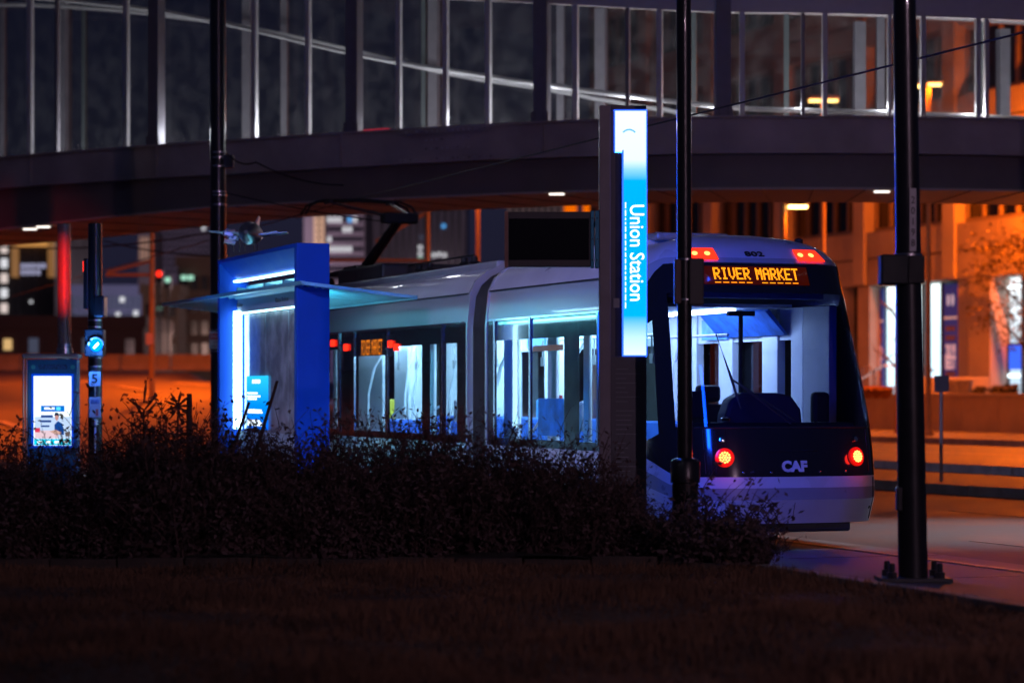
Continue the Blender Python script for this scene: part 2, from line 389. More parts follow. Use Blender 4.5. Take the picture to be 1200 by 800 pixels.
# windows of the near section's left side by the picture's columns
def sx(u): return FT.x(u, 1.325)
near_cols = sorted([XS, XA0 - 0.05] + [sx(u) for u in (619, 582, 661, 624, 700, 679)])
def grid_parts(pts, cols, classify, parent, flip=False, flip_end=False):
    """pts[i][j]; cell class -> one mesh per part"""
    out = {}
    for i in range(len(pts) - 1):
        for j in range(cols - 1):
            c = classify(i, j)
            if c is None: continue
            mb = out.setdefault(c, MB())
            mb.add([pts[i][j], pts[i][j + 1], pts[i + 1][j + 1], pts[i + 1][j]], [(0, 1, 2, 3)])
    return out
def emit(parts, parent, spec):
    import bmesh
    res = {}
    for key, mb in parts.items():
        name, m = spec[key]
        me = mb.mesh(name); bm = bmesh.new(); bm.from_mesh(me); bmesh.ops.remove_doubles(bm, verts=bm.verts, dist=0.0005)
        bm.to_mesh(me); bm.free(); o = link(name, me, m, parent, True)
        try: me.set_sharp_from_angle(angle=R(35))
        except Exception: pass
        res[key] = o
    return res
# tail section ------------------------------------------------------------------
def rx(u): return FT.x(u, -1.2)
colsR = [('s', x, -1) for x in sorted((XA0, rx(822), rx(846), rx(862), rx(872), rx(897), rx(914), XS + 0.001), reverse=True)]
colsN = [('n', p) for p in PH]
colsL = [('s', x, 1) for x in near_cols[1:]] + [('s', XA0, 1)]
allc = colsR + colsN + colsL
def cpt(i, c): return side_pt(i, c[1], c[2]) if c[0] == 's' else nose_pt(i, c[1])
pts = [[cpt(i, c) for c in allc] for i in range(len(ZC))]
nR = len(colsR); nN = len(colsN)
def cls_tail(i, j):
    a, b = allc[j], allc[j + 1]
    nose = a[0] == 'n' and b[0] == 'n'
    if nose: ph = (a[1] + b[1]) / 2; front = abs(ph) < 50
    if i < 1: return 'skirt'
    if i == 1: return 'stripe' if nose else 'skirt'
    if i == 2: return 'lip' if nose else 'skirt'
    if i in (3, 4): return 'black'
    if 5 <= i <= 8:
        if nose:
            if front: return 'wind'
            if abs(ph) < 67: return 'black'
            return ('cabw', ph > 0) if i < 8 else 'black'
        x0, x1 = sorted((a[1], b[1])) if a[0] == 's' and b[0] == 's' else (0, 0)
        if a[0] == 's' and a[2] == 1 and x1 > 0:
            mid = (x0 + x1) / 2
            for k, (ua, ub) in enumerate(((619, 582), (661, 624), (700, 679))):
                if sx(ua) - 0.02 < mid < sx(ub) + 0.02:
                    if k == 1 and i == 8: return 'black'
                    return ('win', k) if i < 8 else 'black'
        if a[0] == 's' and a[2] == -1 and x1 > 0:
            mid = (x0 + x1) / 2
            if any(min(rx(p_), rx(q_)) < mid < max(rx(p_), rx(q_)) for p_, q_ in ((846, 822), (897, 872))): return ('winr', j) if i < 8 else 'black'
        return 'black'
    if i in (9, 10): return 'black'
    if i == 11: return 'panel'
    return 'roof'
spec = {'skirt': ('skirt', M['white_paint']), 'stripe': ('bumper_stripe', M['stripe']), 'lip': ('bumper_lip', M['white_paint']), 'black': ('black_surround', M['gloss_black']),
        'wind': ('windscreen', M['screen_glass']), 'panel': ('side_panel', M['silver']), 'roof': ('roof_shell', M['white_paint'])}
for k in range(3): spec[('win', k)] = ('window', M['glassM'])
for j in range(40): spec[('winr', j)] = ('window', glass('dark_glass', (0.18, 0.2, 0.24), 1.0))
spec[('cabw', True)] = ('cab_window', glass('cab_glass', (0.45, 0.5, 0.58), 1.0)); spec[('cabw', False)] = ('cab_window', M['gloss_black'])
body = emit(grid_parts(pts, len(allc), cls_tail, TR), TR, spec)
tag(body['wind'], 'large raked tail windscreen'); 
# roof cap of tail and other sections
MB().box(2.4, XA0 - 0.05, -0.9, 0.9, 3.40, 3.515).obj('roof_top', M['white_paint'], TR, bevel=0.03)
MB().box(2.2, 3.8, -0.2, 0.72, 3.5, 3.59).obj('roof_equipment', M['stripe'], TR, bevel=0.03)
# middle + front sections -----------------------------------------------------------
def sect_rows(): return [(WH[i], ZS[i]) for i in range(len(ZS))]
mid_win = [(395, 387), (410.5, 401), (452, 416.5), (494.5, 457), (515, 504), (535.5, 523)]
def section(x0, x1, wins):
    brk = sorted(set([x0, x1] + [v for w in wins for v in w]))
    c = [('s', x, -1) for x in brk[::-1]]; c2 = [('s', x, 1) for x in brk]
    for side, cc in ((-1, c), (1, c2)):
        p = [[side_pt(i, q[1], q[2]) for q in cc] for i in range(len(ZS))]
        def cl(i, j):
            a, b = sorted((cc[j][1], cc[j + 1][1])); m_ = (a + b) / 2
            if i < 3: return 'skirt'
            if i in (3, 4): return 'black'
            if 5 <= i <= 8:
                for k, (wa, wb) in enumerate(wins):
                    if min(wa, wb) - .01 < m_ < max(wa, wb) + .01: return ('win', k) if i < 8 else 'black'
                return 'black'
            if i in (9, 10): return 'black'
            return 'panel' if i == 11 else 'roof'
        sp = dict(spec)
        for k in range(len(wins)): sp[('win', k)] = ('window', M['glassM'] if side == 1 else _m['dark_glass'])
        emit(grid_parts(p, len(cc), cl, TR), TR, sp)
    MB().box(x0 + .02, x1 - .02, -0.9, 0.9, 3.38, 3.51).obj('roof_top', M['silver'], TR, bevel=0.03)
section(XA1, XB0, [(sx(a), sx(b)) for a, b in mid_win] + [(14.9, 15.9)])
section(XB1, L_TOT - 1.9, [(17.5, 18.7), (19.0, 20.2)])
# front nose (mirror of the tail)
ptsf = [[(L_TOT - nose_pt(i, p)[0], -nose_pt(i, p)[1], nose_pt(i, p)[2]) for p in PH] for i in range(len(ZC))]
def cls_f(i, j):
    ph = (PH[j] + PH[j + 1]) / 2
    if i < 3: return 'skirt'
    if 5 <= i <= 8 and abs(ph) < 60: return 'wind'
    if i < 11: return 'black'
    return 'panel' if i == 11 else 'roof'
emit(grid_parts(ptsf, len(PH), cls_f, TR), TR, spec)
# bellows between the sections: rounded ribs
for xa, xb in ((XA0, XA1), (XB0, XB1)):
    prof = [(WH[i] - 0.06, ZS[i] - 0.05 * (i > 11)) for i in range(len(ZS))]
    ring = prof + [(-y, z) for y, z in prof[::-1]]
    n = 7; b = MB()
    for k in range(n):
        for q, (dx, sc) in enumerate(((0.0, 0.94), (0.5, 1.0))):
            x = xa + (xb - xa) * (k + dx) / n
            b.v += [(x, y * sc, 1.9 + (z - 1.9) * sc) for y, z in ring]
    m_ = len(ring)
    for k in range(2 * n - 1):
        for q in range(m_ - 1): b.f.append((k * m_ + q, k * m_ + q + 1, (k + 1) * m_ + q + 1, (k + 1) * m_ + q))
    b.obj('bellows', M['rubber'], TR, fixn=False)
# end frames framing the bellows
for x in (XA0, XA1, XB0, XB1):
    prof = [(WH[i] + 0.012, ZS[i] + (0.01 if i > 10 else 0)) for i in range(len(ZS))]
    ring = prof + [(-y, z) for y, z in prof[::-1]]; b = MB(); m_ = len(ring)
    for sc, dx in ((1.0, -0.03), (1.0, 0.03), (0.93, 0.03), (0.93, -0.03)):
        b.v += [(x + dx, y * sc, 1.9 + (z - 1.9) * sc) for y, z in ring]
    for k in range(4):
        for q in range(m_ - 1): b.f.append((k * m_ + q, k * m_ + q + 1, ((k + 1) % 4) * m_ + q + 1, ((k + 1) % 4) * m_ + q))
    b.obj('end_frame', M['silver'], TR)
# chrome/dark posts between windows
for u in (398, 416, 455, 519, 580.5, 622, 701.5):
    x = sx(u); MB().box(x - 0.025, x + 0.025, 1.32, 1.345, 1.12, 2.67).obj('window_post', M['chrome'], TR)
for a, b_ in ((2.2, XA0 - .05), (XA1 + .05, XB0 - .05)):
    MB().box(a, b_, 1.318, 1.338, 2.655, 2.68).obj('window_trim', M['chrome'], TR)
    MB().box(a, b_, 1.285, 1.30, 3.045, 3.065).obj('roof_seam', M['rubber'], TR)
# door sign and poster on the second pane, orange-red bar
xa, xb = sx(660), sx(625)
MB().box(xa, xb, 1.322, 1.332, 2.24, 2.31).obj('door_bar', mat('door_bar', (0.35, 0.12, 0.05), 0.5), TR)
MB().box(xa + .05, xb - .1, 1.29, 1.3, 1.2, 1.66).obj('poster', mat('tram_poster', (0.05, 0.3, 0.75), 0.5, var=0.6, scale=3, emis=(0.02, 0.25, 0.9), es=0.0), TR)
# underframe, bogies
MB().box(0.75, 5.9, -1.0, 1.1, 0.20, 0.36).obj('underframe', M['dark_metal'], TR)
MB().box(7.0, 16.4, -1.1, 1.1, 0.14, 0.32).obj('underframe', M['dark_metal'], TR)
MB().box(17.2, 23.1, -1.1, 1.1, 0.14, 0.32).obj('underframe', M['dark_metal'], TR)
MB().box(0.16, 0.5, -0.75, 0.75, 0.21, 0.33).obj('coupler_cover', M['dark_metal'], TR, bevel=0.03)
for xw in (3.0, 4.8, 18.8, 20.6):
    for s in (-1, 1):
        o = MB().lathe([(0.02, -0.07), (0.29, -0.07), (0.31, -0.05), (0.31, 0.05), (0.02, 0.05)], n=20).obj('wheel', M['dark_metal'], TR, True)
        o.location = (xw, s * 0.75, 0.318); o.rotation_euler = (R(90), 0, 0)
# front face fittings -------------------------------------------------------------
def face(y, z):
    """point and outward normal of the tail surface at lateral y, height z (centre part)"""
    def X(y, z):
        i = max([k for k in range(len(ZC)) if ZC[k] <= z] + [0]); i = min(i, len(ZC) - 2)
        f = (z - ZC[i]) / (ZC[i + 1] - ZC[i]); xf = XF[i] + (XF[i + 1] - XF[i]) * f; w = WH[i] + (WH[i + 1] - WH[i]) * f
        w *= 1 - 0.085 * smooth01((z - 1.2) / 1.9)
        t = min(0.999, abs(y) / w); e = 4.2
        return xf + (XS - xf) * (1 - (1 - t ** e) ** (1 / e))
    x = X(y, z); h = 0.01; dy = (X(y + h, z) - X(y - h, z)) / (2 * h); dz = (X(y, z + h) - X(y, z - h)) / (2 * h)
    n = Vector((-1, dy, dz)).normalized(); return Vector((x, y, z)), n
def facet(name, m, poly, lift=0.008, thick=0.0, seg=6):
    """patch following the face: poly = (y0,y1,z0,z1) possibly slanted"""
    y0, y1, z0, z1, y2, y3 = poly; mb = MB(); pts = []
    for a in range(3):
        for k in range(seg + 1):
            t = k / seg; zz = z0 + (z1 - z0) * a / 2; ya = y0 + (y2 - y0) * a / 2; yb = y1 + (y3 - y1) * a / 2
            p, n = face(ya + (yb - ya) * t, zz); pts.append(p + n * lift)
    mb.add(pts, [(a * (seg + 1) + k, a * (seg + 1) + k + 1, (a + 1) * (seg + 1) + k + 1, (a + 1) * (seg + 1) + k) for a in range(2) for k in range(seg)])
    o = mb.obj(name, m, TR, True, fixn=False); o.modifiers.new('solid', 'SOLIDIFY').thickness = 0.006; return o
# destination sign: dark box behind smoked glass, amber dots
FONT = {'R': ['11110', '10001', '10001', '11110', '10100', '10010', '10001'], 'I': ['01110', '00100', '00100', '00100', '00100', '00100', '01110'],
        'V': ['10001', '10001', '10001', '10001', '10001', '01010', '00100'], 'E': ['11111', '10000', '10000', '11110', '10000', '10000', '11111'],
        'M': ['10001', '11011', '10101', '10101', '10001', '10001', '10001'], 'A': ['01110', '10001', '10001', '11111', '10001', '10001', '10001'],
        'K': ['10001', '10010', '10100', '11000', '10100', '10010', '10001'], 'T': ['11111', '00100', '00100', '00100', '00100', '00100', '00100'], ' ': ['000'] * 7}
amber = glow('amber_led', (1.0, 0.27, 0.008), 1.9); amber_dim = glow('amber_led_dim', (1.0, 0.08, 0.0), 0.10)
def led(name, text, parent, place, cw, chh, bold=True, m_=None):
    """place(a,b) maps sign coordinates (right, up) to a point"""
    cx = 0.0; pw = cw / 6.2; ph = chh / 7
    for ch in text:
        g = FONT[ch]; n = len(g[0]); mb = MB()
        for r in range(7):
            for c in range(n):
                if g[r][c] == '1':
                    x0 = cx + c * pw; x1 = x0 + pw * (1.45 if bold else 0.8); z1 = -r * ph; z0 = z1 - ph * 0.88
                    mb.add([place(x0, z0), place(x1, z0), place(x1, z1), place(x0, z1)], [(0, 1, 2, 3)])
        cx += (n + 1.2) * pw
        if mb.f: mb.obj(name, m_ or amber, parent, fixn=False)
SG = facet('destination_sign', mat('sign_back', (0.01, 0.004, 0.003), 0.2, var=0, emis=(1, 0.06, 0.0), es=0.035), (-0.55, 0.78, 2.93, 3.135, -0.55, 0.78), 0.006)
def sgp(a, b):
    p, n = face(0.60 - a, 3.115 + b); return p + n * 0.016
led('sign_letter', 'RIVER MARKET', SG, sgp, 0.089, 0.135)
mb = MB()
for k in range(11):
    if k == 5: continue
    mb = MB(); mb.add([sgp(k * .094, -.172), sgp(k * .094 + .07, -.172), sgp(k * .094 + .07, -.163), sgp(k * .094, -.163)], [(0, 1, 2, 3)]); mb.obj('sign_underline', amber, SG, fixn=False)
# red marker lights up on the fairing, red tail lights
red_hi = glow('red_led', (1.0, 0.022, 0.008), 2.2); red_core = glow('red_core', (1.0, 0.22, 0.05), 5.0)
for s in (1, -1):
    y0, y1 = (0.50, 0.86) if s > 0 else (-0.84, -0.48)
    o = facet('marker_light', red_hi, (y0 if s > 0 else y0, y1 if s > 0 else y1, 3.205, 3.335, y0 + (0.06 if s < 0 else 0.0) + (0.0), y1 - (0.06 if s > 0 else 0.0)), 0.012)
    for k in range(2):
        yy = (0.60 + k * .14) if s > 0 else (-0.54 - k * .14); pp, nn = face(yy, 3.27)
        b = MB().lathe([(.034, 0), (.034, .012), (.02, .02)], n=12).obj('bulb', red_core, o, True); b.location = pp + nn * .012; b.rotation_euler = nn.to_track_quat('Z', 'Y').to_euler()
for s in (1, -1):
    p, n = face(s * 0.79, 1.03)
    o = MB().lathe([(0.105, -0.02), (0.105, 0.012), (0.085, 0.02)], n=24).obj('tail_light', mat('red_lens', (0.25, 0.005, 0.004), 0.2, var=0, emis=(1, 0.01, 0.005), es=0.5), TR, True)
    o.location = p; o.rotation_euler = n.to_track_quat('Z', 'Y').to_euler()
    c = MB()
    for a in range(19):
        r = 0 if a == 0 else (0.028 if a < 7 else 0.054); g = a * math.pi / 3 if a < 7 else a * math.pi / 6
        c.lathe([(0.0125, 0.016), (0.0125, 0.030)], (r * math.cos(g), r * math.sin(g), 0), 8)
    c.obj('bulb_cluster', red_core, o)
    lamp('tail_glow', 'POINT', p + n * 0.14, (1, 0.02, 0.01), 1.6, 0.06, parent=TR)
    p2, n2 = face(s * 0.80, 1.22)
    o2 = MB().lathe([(0.03, 0), (0.03, 0.015), (0.01, 0.02)], n=12).obj('small_lamp', M['chrome'], TR, True); o2.location = p2; o2.rotation_euler = n2.to_track_quat('Z', 'Y').to_euler()
# panel gaps on the nose
def seam(pts_, r_=.006):
    out = []
    for y_, z_ in pts_: p_, n_ = face(y_, z_); out.append(p_ + n_ * .001)
    MB().tube(out, r_, 4).obj('panel_gap', M['rubber'], TR)
seam([(-1.05, .34), (-1.06, .6), (-1.07, .8)]); seam([(1.05, .34), (1.06, .6), (1.07, .8)])
seam([(a, 1.352) for a in np.linspace(-1.05, 1.05, 17)], .010); seam([(a, 3.175) for a in np.linspace(-.95, .95, 17)], .006); seam([(a, 1.10) for a in np.linspace(-.3, .3, 7)], .004)
seam([(-.98, .86), (-.98, 1.33)], .004); seam([(.98, .86), (.98, 1.33)], .004); seam([(.0, .34), (.0, .54)], .003)
for y_ in (-1.0, 1.0): p_, n_ = face(y_, .47); b_ = MB().lathe([(.018, 0), (.018, .006)], n=10).obj('tow_cap', M['rubber'], TR); b_.location = p_; b_.rotation_euler = n_.to_track_quat('Z', 'Y').to_euler()
for y_ in (-.62, .6, -.3, .28): p_, n_ = face(y_, .87); b_ = MB().lathe([(.014, 0), (.014, .012), (.006, .018)], n=8).obj('parking_sensor', M['chrome'], TR, True); b_.location = p_; b_.rotation_euler = n_.to_track_quat('Z', 'Y').to_euler()
# lettering on the tail
def on_face(txt, y, z, size, m, name, xs=1.0, bold=0.0):
    p, n = face(y, z); up = (Vector((0, 0, 1)) - n * n.z).normalized(); right = up.cross(n)
    return lettering(txt, size, m, TR, p + n * 0.012, right, up, xs=xs, name=name, bold=bold)
on_face('802', 0.03, 3.275, 0.125, M['rubber'], 'number', 1.25, 0.002)
on_face('CAF', 0.0, 0.925, 0.155, mat('logo_grey', (.55, .56, .62), .5), 'logo', 1.05, 0.008)
# wipers
p0, n0 = face(-0.05, 1.42); p1, n1 = face(0.62, 1.86); p2, n2 = face(0.70, 2.36); p3, n3 = face(0.56, 1.55)
w = MB().tube([p0 + n0 * .03, p1 + n1 * .05], 0.012, 6).obj('wiper', M['rubber'], TR)
MB().tube([p2 + n2 * .03, p1 + n1 * .05, p3 + n3 * .03], [0.008, 0.018, 0.01], 6).obj('wiper_blade', M['rubber'], w)
MB().tube([face(0.0, 1.38)[0] + n0 * .03, p1 + n1 * .06], 0.007, 6).obj('wiper_link', M['rubber'], w)
# side mirror cameras on the pillar, roof corner lamp
MB().lathe([(0.02, 0), (0.05, 0.02), (0.05, 0.07), (0.02, 0.09)], (1.55, -0.78, 3.42), 10).obj('antenna', M['rubber'], TR, True)

def y_for0(u, x):
    k = (u - 600) / F; return (FT.o.x + x * FT.dir.x - k * (FT.o.y + x * FT.dir.y)) / (k * FT.n.y - FT.n.x)
# interior ----------------------------------------------------------------------
white_in = mat('interior_white', (0.62, 0.64, 0.68), 0.45, var=0.05); grey_in = mat('interior_grey', (0.25, 0.26, 0.3), 0.6, var=0.1)
tube_light = glow('ceiling_light', (0.44, 0.79, 1.0), 52)
seat_m = mat('seat_blue', (0.02, 0.10, 0.40), 0.7, var=0.15)
MB().box(2.2, L_TOT - 2.2, -1.22, 1.22, 0.36, 0.40).obj('floor', grey_in, TR)
MB().box(2.5, L_TOT - 2.2, -1.15, 1.15, 2.74, 2.78).obj('ceiling', white_in, TR)
for x0 in (3.0, 4.9, 7.6, 9.6, 11.6, 13.6, 17.4, 19.2):
    for s in (-1, 1): MB().box(x0, x0 + 1.5, s * .55 - .09, s * .55 + .09, 2.70, 2.735).obj('light_strip', tube_light, TR)
# inner wall linings between the windows on the far side
for x0, x1 in ((rx(946), rx(932)), (rx(916), rx(898)), (rx(863), rx(847)), (rx(821), 6.5), (7.4, 8.2), (10.0, 11.1), (12.4, 13.6), (15.6, 16.2), (17.1, 18.0)):
    MB().box(x0, x1, -1.25, -1.14, 0.4, 2.74).obj('wall_lining', white_in, TR, bevel=0.01)
MB().box(2.1, 16.0, -1.26, -1.16, 0.4, 1.3).obj('lower_lining', white_in, TR)
MB().box(2.1, 16.0, -1.27, -1.17, 2.36, 2.74).obj('upper_lining', white_in, TR)
# near-side white linings visible behind glass (door jambs, partitions)
for u0, u1, y in ((607, 590, 0.95), (652, 641, 0.9), (690, 683, 1.0), (448, 420, 0.55), (478, 462, 0.4), (508, 504, 1.1), (394, 390, 0.9)):
    a, b = FT.x(u0, y), FT.x(u1, y)
    MB().box(a, b, y - 0.05, y, 0.4, 2.45).obj('partition', white_in, TR, bevel=0.02)
for x in (3.9, 5.4, 8.3, 9.1, 10.2, 11.3, 12.4, 13.3):
    MB().box(x - .22, x + .22, -1.1, -.2, 0.78, 0.86).box(x + .17, x + .24, -1.1, -.2, 0.8, 1.36).obj('seat', seat_m, TR, bevel=0.03)
for x in (8.8, 10.9, 12.0):
    MB().box(x - .22, x + .22, .3, 1.1, 0.78, 0.86).box(x + .17, x + .24, .45, 1.0, 0.8, 1.32).obj('seat', seat_m, TR, bevel=0.03)
gr = random.Random(5)
for x, y in ((3.2, .75), (4.2, -.3), (5.0, .8), (5.7, .5), (7.8, .8), (8.6, .5), (9.6, .85), (10.4, .4), (11.5, .8), (12.6, .6), (13.6, .9)):
    c = gr.choice((-1, 1)); MB().tube([(x, y, .4), (x, y, 1.7), (x + .05 * c, y - .08, 2.1), (x + .25 * c, y - .25, 2.5), (x + .3 * c, y - .3, 2.74)], 0.018, 8).obj('grab_pole', white_in, TR, True)
for y in (0.45, -0.45): MB().tube([(2.8, y, 2.42), (6.4, y, 2.42)], 0.016, 8).obj('grab_rail', white_in, TR, True)
for x, zz in ((4.6, 1.62), (5.6, 1.5), (8.7, 1.9), (10.3, 1.55), (12.2, 1.5)): MB().tube([(x - .5, .9, zz), (x, .9, zz - .1), (x + .4, .9, zz - .3)], 0.017, 8).obj('grab_rail', white_in, TR, True)
for k in range(14):
    x = 3.0 + k * .95; MB().tube([(x, .45, 2.42), (x, .45, 2.2)], .012, 5).box(x - .06, x + .06, .44, .46, 2.08, 2.2).obj('strap_handle', mat('strap', (.3, .3, .33), .5), TR)
for x, y_, c_ in ((4.35, .8, (.3, .3, .35)), (9.35, .8, (.3, .3, .35)), (12.9, .75, (.6, .45, .02)), (10.6, -.9, (.05, .3, .7)), (5.9, -1.0, (.05, .3, .7)), (8.4, .85, (.1, .1, .12))):
    MB().box(x - .07, x + .07, y_ - .05, y_ + .05, 1.25, 1.62).obj('ticket_validator', mat('validator' + str(c_), c_, .5), TR, bevel=.02)
for x, y_ in ((4.7, -1.12), (8.0, -1.12), (11.4, -1.12), (13.9, -1.12)):
    MB().box(x - .4, x + .4, y_ - .01, y_ + .01, 2.4, 2.66).obj('advert_card', mat('advert' + str(x), random.Random(x).choice(((.1, .35, .8), (.7, .5, .3), (.6, .15, .15))), .5, var=.5, scale=8), TR)
MB().box(5.0, 5.12, 0.84, 0.86, 1.5, 1.7).obj('fire_notice', mat('notice_red', (0.5, 0.02, 0.02), 0.5), TR)
# cab: rear partition, ceiling banner, console, driver's seat
MB().box(1.35, 1.42, -1.0, 1.0, 2.80, 2.92).obj('cab_header', grey_in, TR, bevel=0.01)
MB().box(1.45, rx(948), -1.22, -1.12, 0.4, 2.74).obj('cab_side_wall', grey_in, TR, bevel=0.01)
MB().box(2.64, 2.68, 1.0, 1.16, 0.4, 2.5).obj('cab_partition', white_in, TR, bevel=0.01)
CPY = y_for0(868, 2.3)
MB().tube([(2.3, CPY, .4), (2.3, CPY, 2.66)], 0.028, 10).obj('cab_post', M['rubber'], TR, True)
MB().box(2.26, 2.34, CPY - .17, CPY + .17, 2.63, 2.69).obj('cab_post_head', M['rubber'], TR, bevel=0.01)
bn = mat('banner_blue', (0.03, 0.16, 0.62), 0.5, var=0.5, scale=5)
MB().prism([(-1.15, 2.42), (-1.11, 2.42), (-.85, 2.70), (-.9, 2.73)], rx(928), rx(850), 'x').obj('interior_banner', bn, TR)
con = MB()
prof = [(0.55, 1.0), (0.42, 1.30), (0.60, 1.40), (0.85, 1.40), (1.05, 1.30), (1.2, 1.0)]
con.prism(prof, -1.0, 1.0, 'y'); con.obj('dashboard', M['rubber'], TR, bevel=0.03)
hump = [(-0.44, 1.36), (-0.42, 1.55), (-0.30, 1.70), (-0.12, 1.73), (0.30, 1.73), (0.44, 1.66), (0.50, 1.50), (0.52, 1.36)]
MB().prism(hump, 0.72, 0.98, 'x').obj('instrument_hood', mat('dash_grey', (0.045, 0.047, 0.06), 0.7, var=0.1), TR, bevel=0.04)
st = MB().box(1.9, 2.4, -.28, .28, 0.85, 1.0).box(2.3, 2.42, -.27, .27, 0.95, 1.6).box(2.32, 2.42, -.16, .16, 1.62, 1.82).obj('driver_seat', M['rubber'], TR, bevel=0.05)
MB().box(0.95, 1.0, 0.62, 0.85, 1.45, 1.75).obj('cab_monitor', M['rubber'], TR, bevel=0.01)
MB().box(1.0, 1.12, -0.92, -0.70, 1.36, 1.74).obj('cab_monitor', M['rubber'], TR, bevel=0.05)
MB().lathe([(0.05, 0), (0.055, 0.03), (0.03, 0.05)], (0.62, 0.55, 1.42), 14).obj('cab_horn', M['chrome'], TR, True)
# amber side sign on the middle section, red door lamps
zz = 2.44; ua, ub = sx(452), sx(416)
MB().box(ua, ub, 1.326, 1.331, 2.28, 2.62).obj('side_sign', M['gloss_black'], TR)
xs0 = sx(424.5); xs1 = sx(450)
led('side_sign_letter', 'RIVER MARKET', TR, lambda a, b: (xs0 - a, 1.336, 2.52 + b), (xs0 - xs1) / 12.2, 0.23, False, glow('amber_side', (1.0, .25, .01), 1.0))
for u, vv in ((390.5, 402), (406, 407), (458, 403), (465, 407)):
    x, z = FT.at(u, vv, 1.335)
    MB().box(x - 0.09, x + 0.09, 1.33, 1.36, z - 0.05, z + 0.05).obj('door_lamp', red_hi, TR, bevel=0.01)
# roof boxes, insulators, pantograph
for u in (462, 478, 495, 508, 548, 560):
    x = FT.x(u, 0.3); MB().lathe([(0.09, 0), (0.09, 0.06), (0.05, 0.08), (0.09, 0.11), (0.05, 0.14), (0.05, 0.2)], (x, 0.35, 3.5), 10).obj('insulator', M['rubber'], TR, True)
MB().tube([(FT.x(560, .3), .35, 3.72), (FT.x(462, .3), .35, 3.72)], 0.015, 6).obj('roof_cable', M['rubber'], TR, True)
MB().box(6.2, 7.3, -0.5, 0.6, 3.5, 3.62).obj('roof_equipment', M['dark_metal'], TR, bevel=0.03)
MB().box(13.2, 15.8, -0.8, 0.8, 3.5, 3.75).obj('roof_equipment', M['dark_metal'], TR, bevel=0.04)
PX = FT.x(430, 0)
pan = MB().box(PX - 0.75, PX + 0.9, -0.45, -0.37, 3.72, 3.80).box(PX - 0.75, PX + 0.9, 0.37, 0.45, 3.72, 3.80).box(PX - .75, PX - .67, -.45, .45, 3.72, 3.8).box(PX + .82, PX + .9, -.45, .45, 3.72, 3.8).box(PX - .35, PX + .45, -.3, .3, 3.62, 3.88).obj('pantograph', M['rubber'], TR, bevel=0.02)
for a in (-0.7, 0.85):
    for s in (-.41, .41): MB().lathe([(0.06, 0), (0.09, 0.03), (0.06, 0.06), (0.09, 0.1), (0.05, 0.2)], (PX + a, s, 3.5), 10).obj('insulator', M['rubber'], pan, True)
kx, kz = FT.at(468, 257, 0); cx_, cz_ = FT.at(421, 238, 0)
MB().tube([(PX + 0.1, 0, 3.85), (kx, 0, kz)], [0.095, 0.075], 10).obj('lower_arm', M['rubber'], pan, True)
MB().tube([(PX - 0.35, 0.12, 3.85), (kx - .06, 0.12, kz - .06)], 0.03, 8).obj('guide_rod', M['rubber'], pan, True)
MB().box(kx - .12, kx + .12, -.3, .3, kz - .07, kz + .1).obj('knee', M['rubber'], pan, bevel=0.03)
for s in (-1, 1): MB().tube([(kx, s * .22, kz + .05), (cx_, s * .55, cz_)], [0.03, 0.02], 8).obj('upper_arm', M['dark_metal'], pan, True)
for q in (-.16, .16):
    MB().tube([(cx_ + q, -1.0, cz_ - .22), (cx_ + q, -.9, cz_ - .06), (cx_ + q, -.7, cz_ + .02), (cx_ + q, 0, cz_ + .05), (cx_ + q, .7, cz_ + .02), (cx_ + q, .9, cz_ - .06), (cx_ + q, 1.0, cz_ - .22)], 0.022, 8).obj('collector_bar', M['rubber'], pan, True)
for s in (-.55, .55): MB().box(cx_ - .2, cx_ + .2, s - .02, s + .02, cz_ - .03, cz_ + .03).obj('collector_bracket', M['dark_metal'], pan)
# ================================================================== STATION PYLON
PD = 25.0
def pyl(u, v): p = W(u, v, PD); return p.x, p.z
px0, pzt = pyl(702, 125); px1, _ = pyl(757, 125); pxc = (px0 + px1) / 2
PY = thing('station_pylon', 'tall dark pylon with a glowing white and cyan Union Station panel', 'pylon', (pxc, PD, 0.28))
hw = (px1 - px0) / 2; ht = pzt - 0.28
pyl_m = mat('pylon_grey', (0.10, 0.095, 0.115), 0.5, var=0.12, scale=2)
MB().box(-hw, -hw + 0.11, -0.11, 0.11, 0.02, ht).obj('side_post', mat('pylon_post', (0.24, 0.21, 0.24), 0.45, var=0.1), PY, bevel=0.008)
MB().box(-hw + 0.11, hw, -0.10, 0.10, 0.02, pyl(0, 417.5)[1] - 0.28).obj('lower_panel', pyl_m, PY, bevel=0.006)
MB().box(-hw + 0.11, hw, -0.10, 0.10, pyl(0, 130)[1] - 0.28, ht - 0.0).obj('cap', pyl_m, PY, bevel=0.006)
lx0 = pyl(720.5, 0)[0] - pxc; lxm = pyl(730.5, 0)[0] - pxc; lx1 = pyl(756.5, 0)[0] - pxc
zt_, zn, zb_ = pyl(0, 131.5)[1] - .28, pyl(0, 177)[1] - .28, pyl(0, 416)[1] - .28
MB().box(-hw + 0.11, lx0, -0.095, 0.095, zb_ - .05, zt_).obj('back_panel', pyl_m, PY)
lit = glow_ramp('pylon_light', [(0.0, (0.72, 0.90, 1.0)), (0.07, (0.50, 0.80, 1.0)), (0.16, (0.0, 0.42, 1.0)), (0.50, (0.0, 0.38, 1.0)), (0.715, (0.0, 0.40, 1.0)), (0.76, (0.25, 0.62, 1.0)), (0.80, (0.72, 0.86, 1.0)), (1.0, (0.78, 0.89, 1.0))], 1.12, 2, zb_, zt_)
MB().box(lxm, lx1, -0.102, 0.102, zb_, zn).box(lx0, lx1, -0.102, 0.102, zn + 0.0005, zt_).obj('light_panel', lit, PY)
edge = glow('pylon_edge', (0.02, 0.10, 1.0), 2.2)
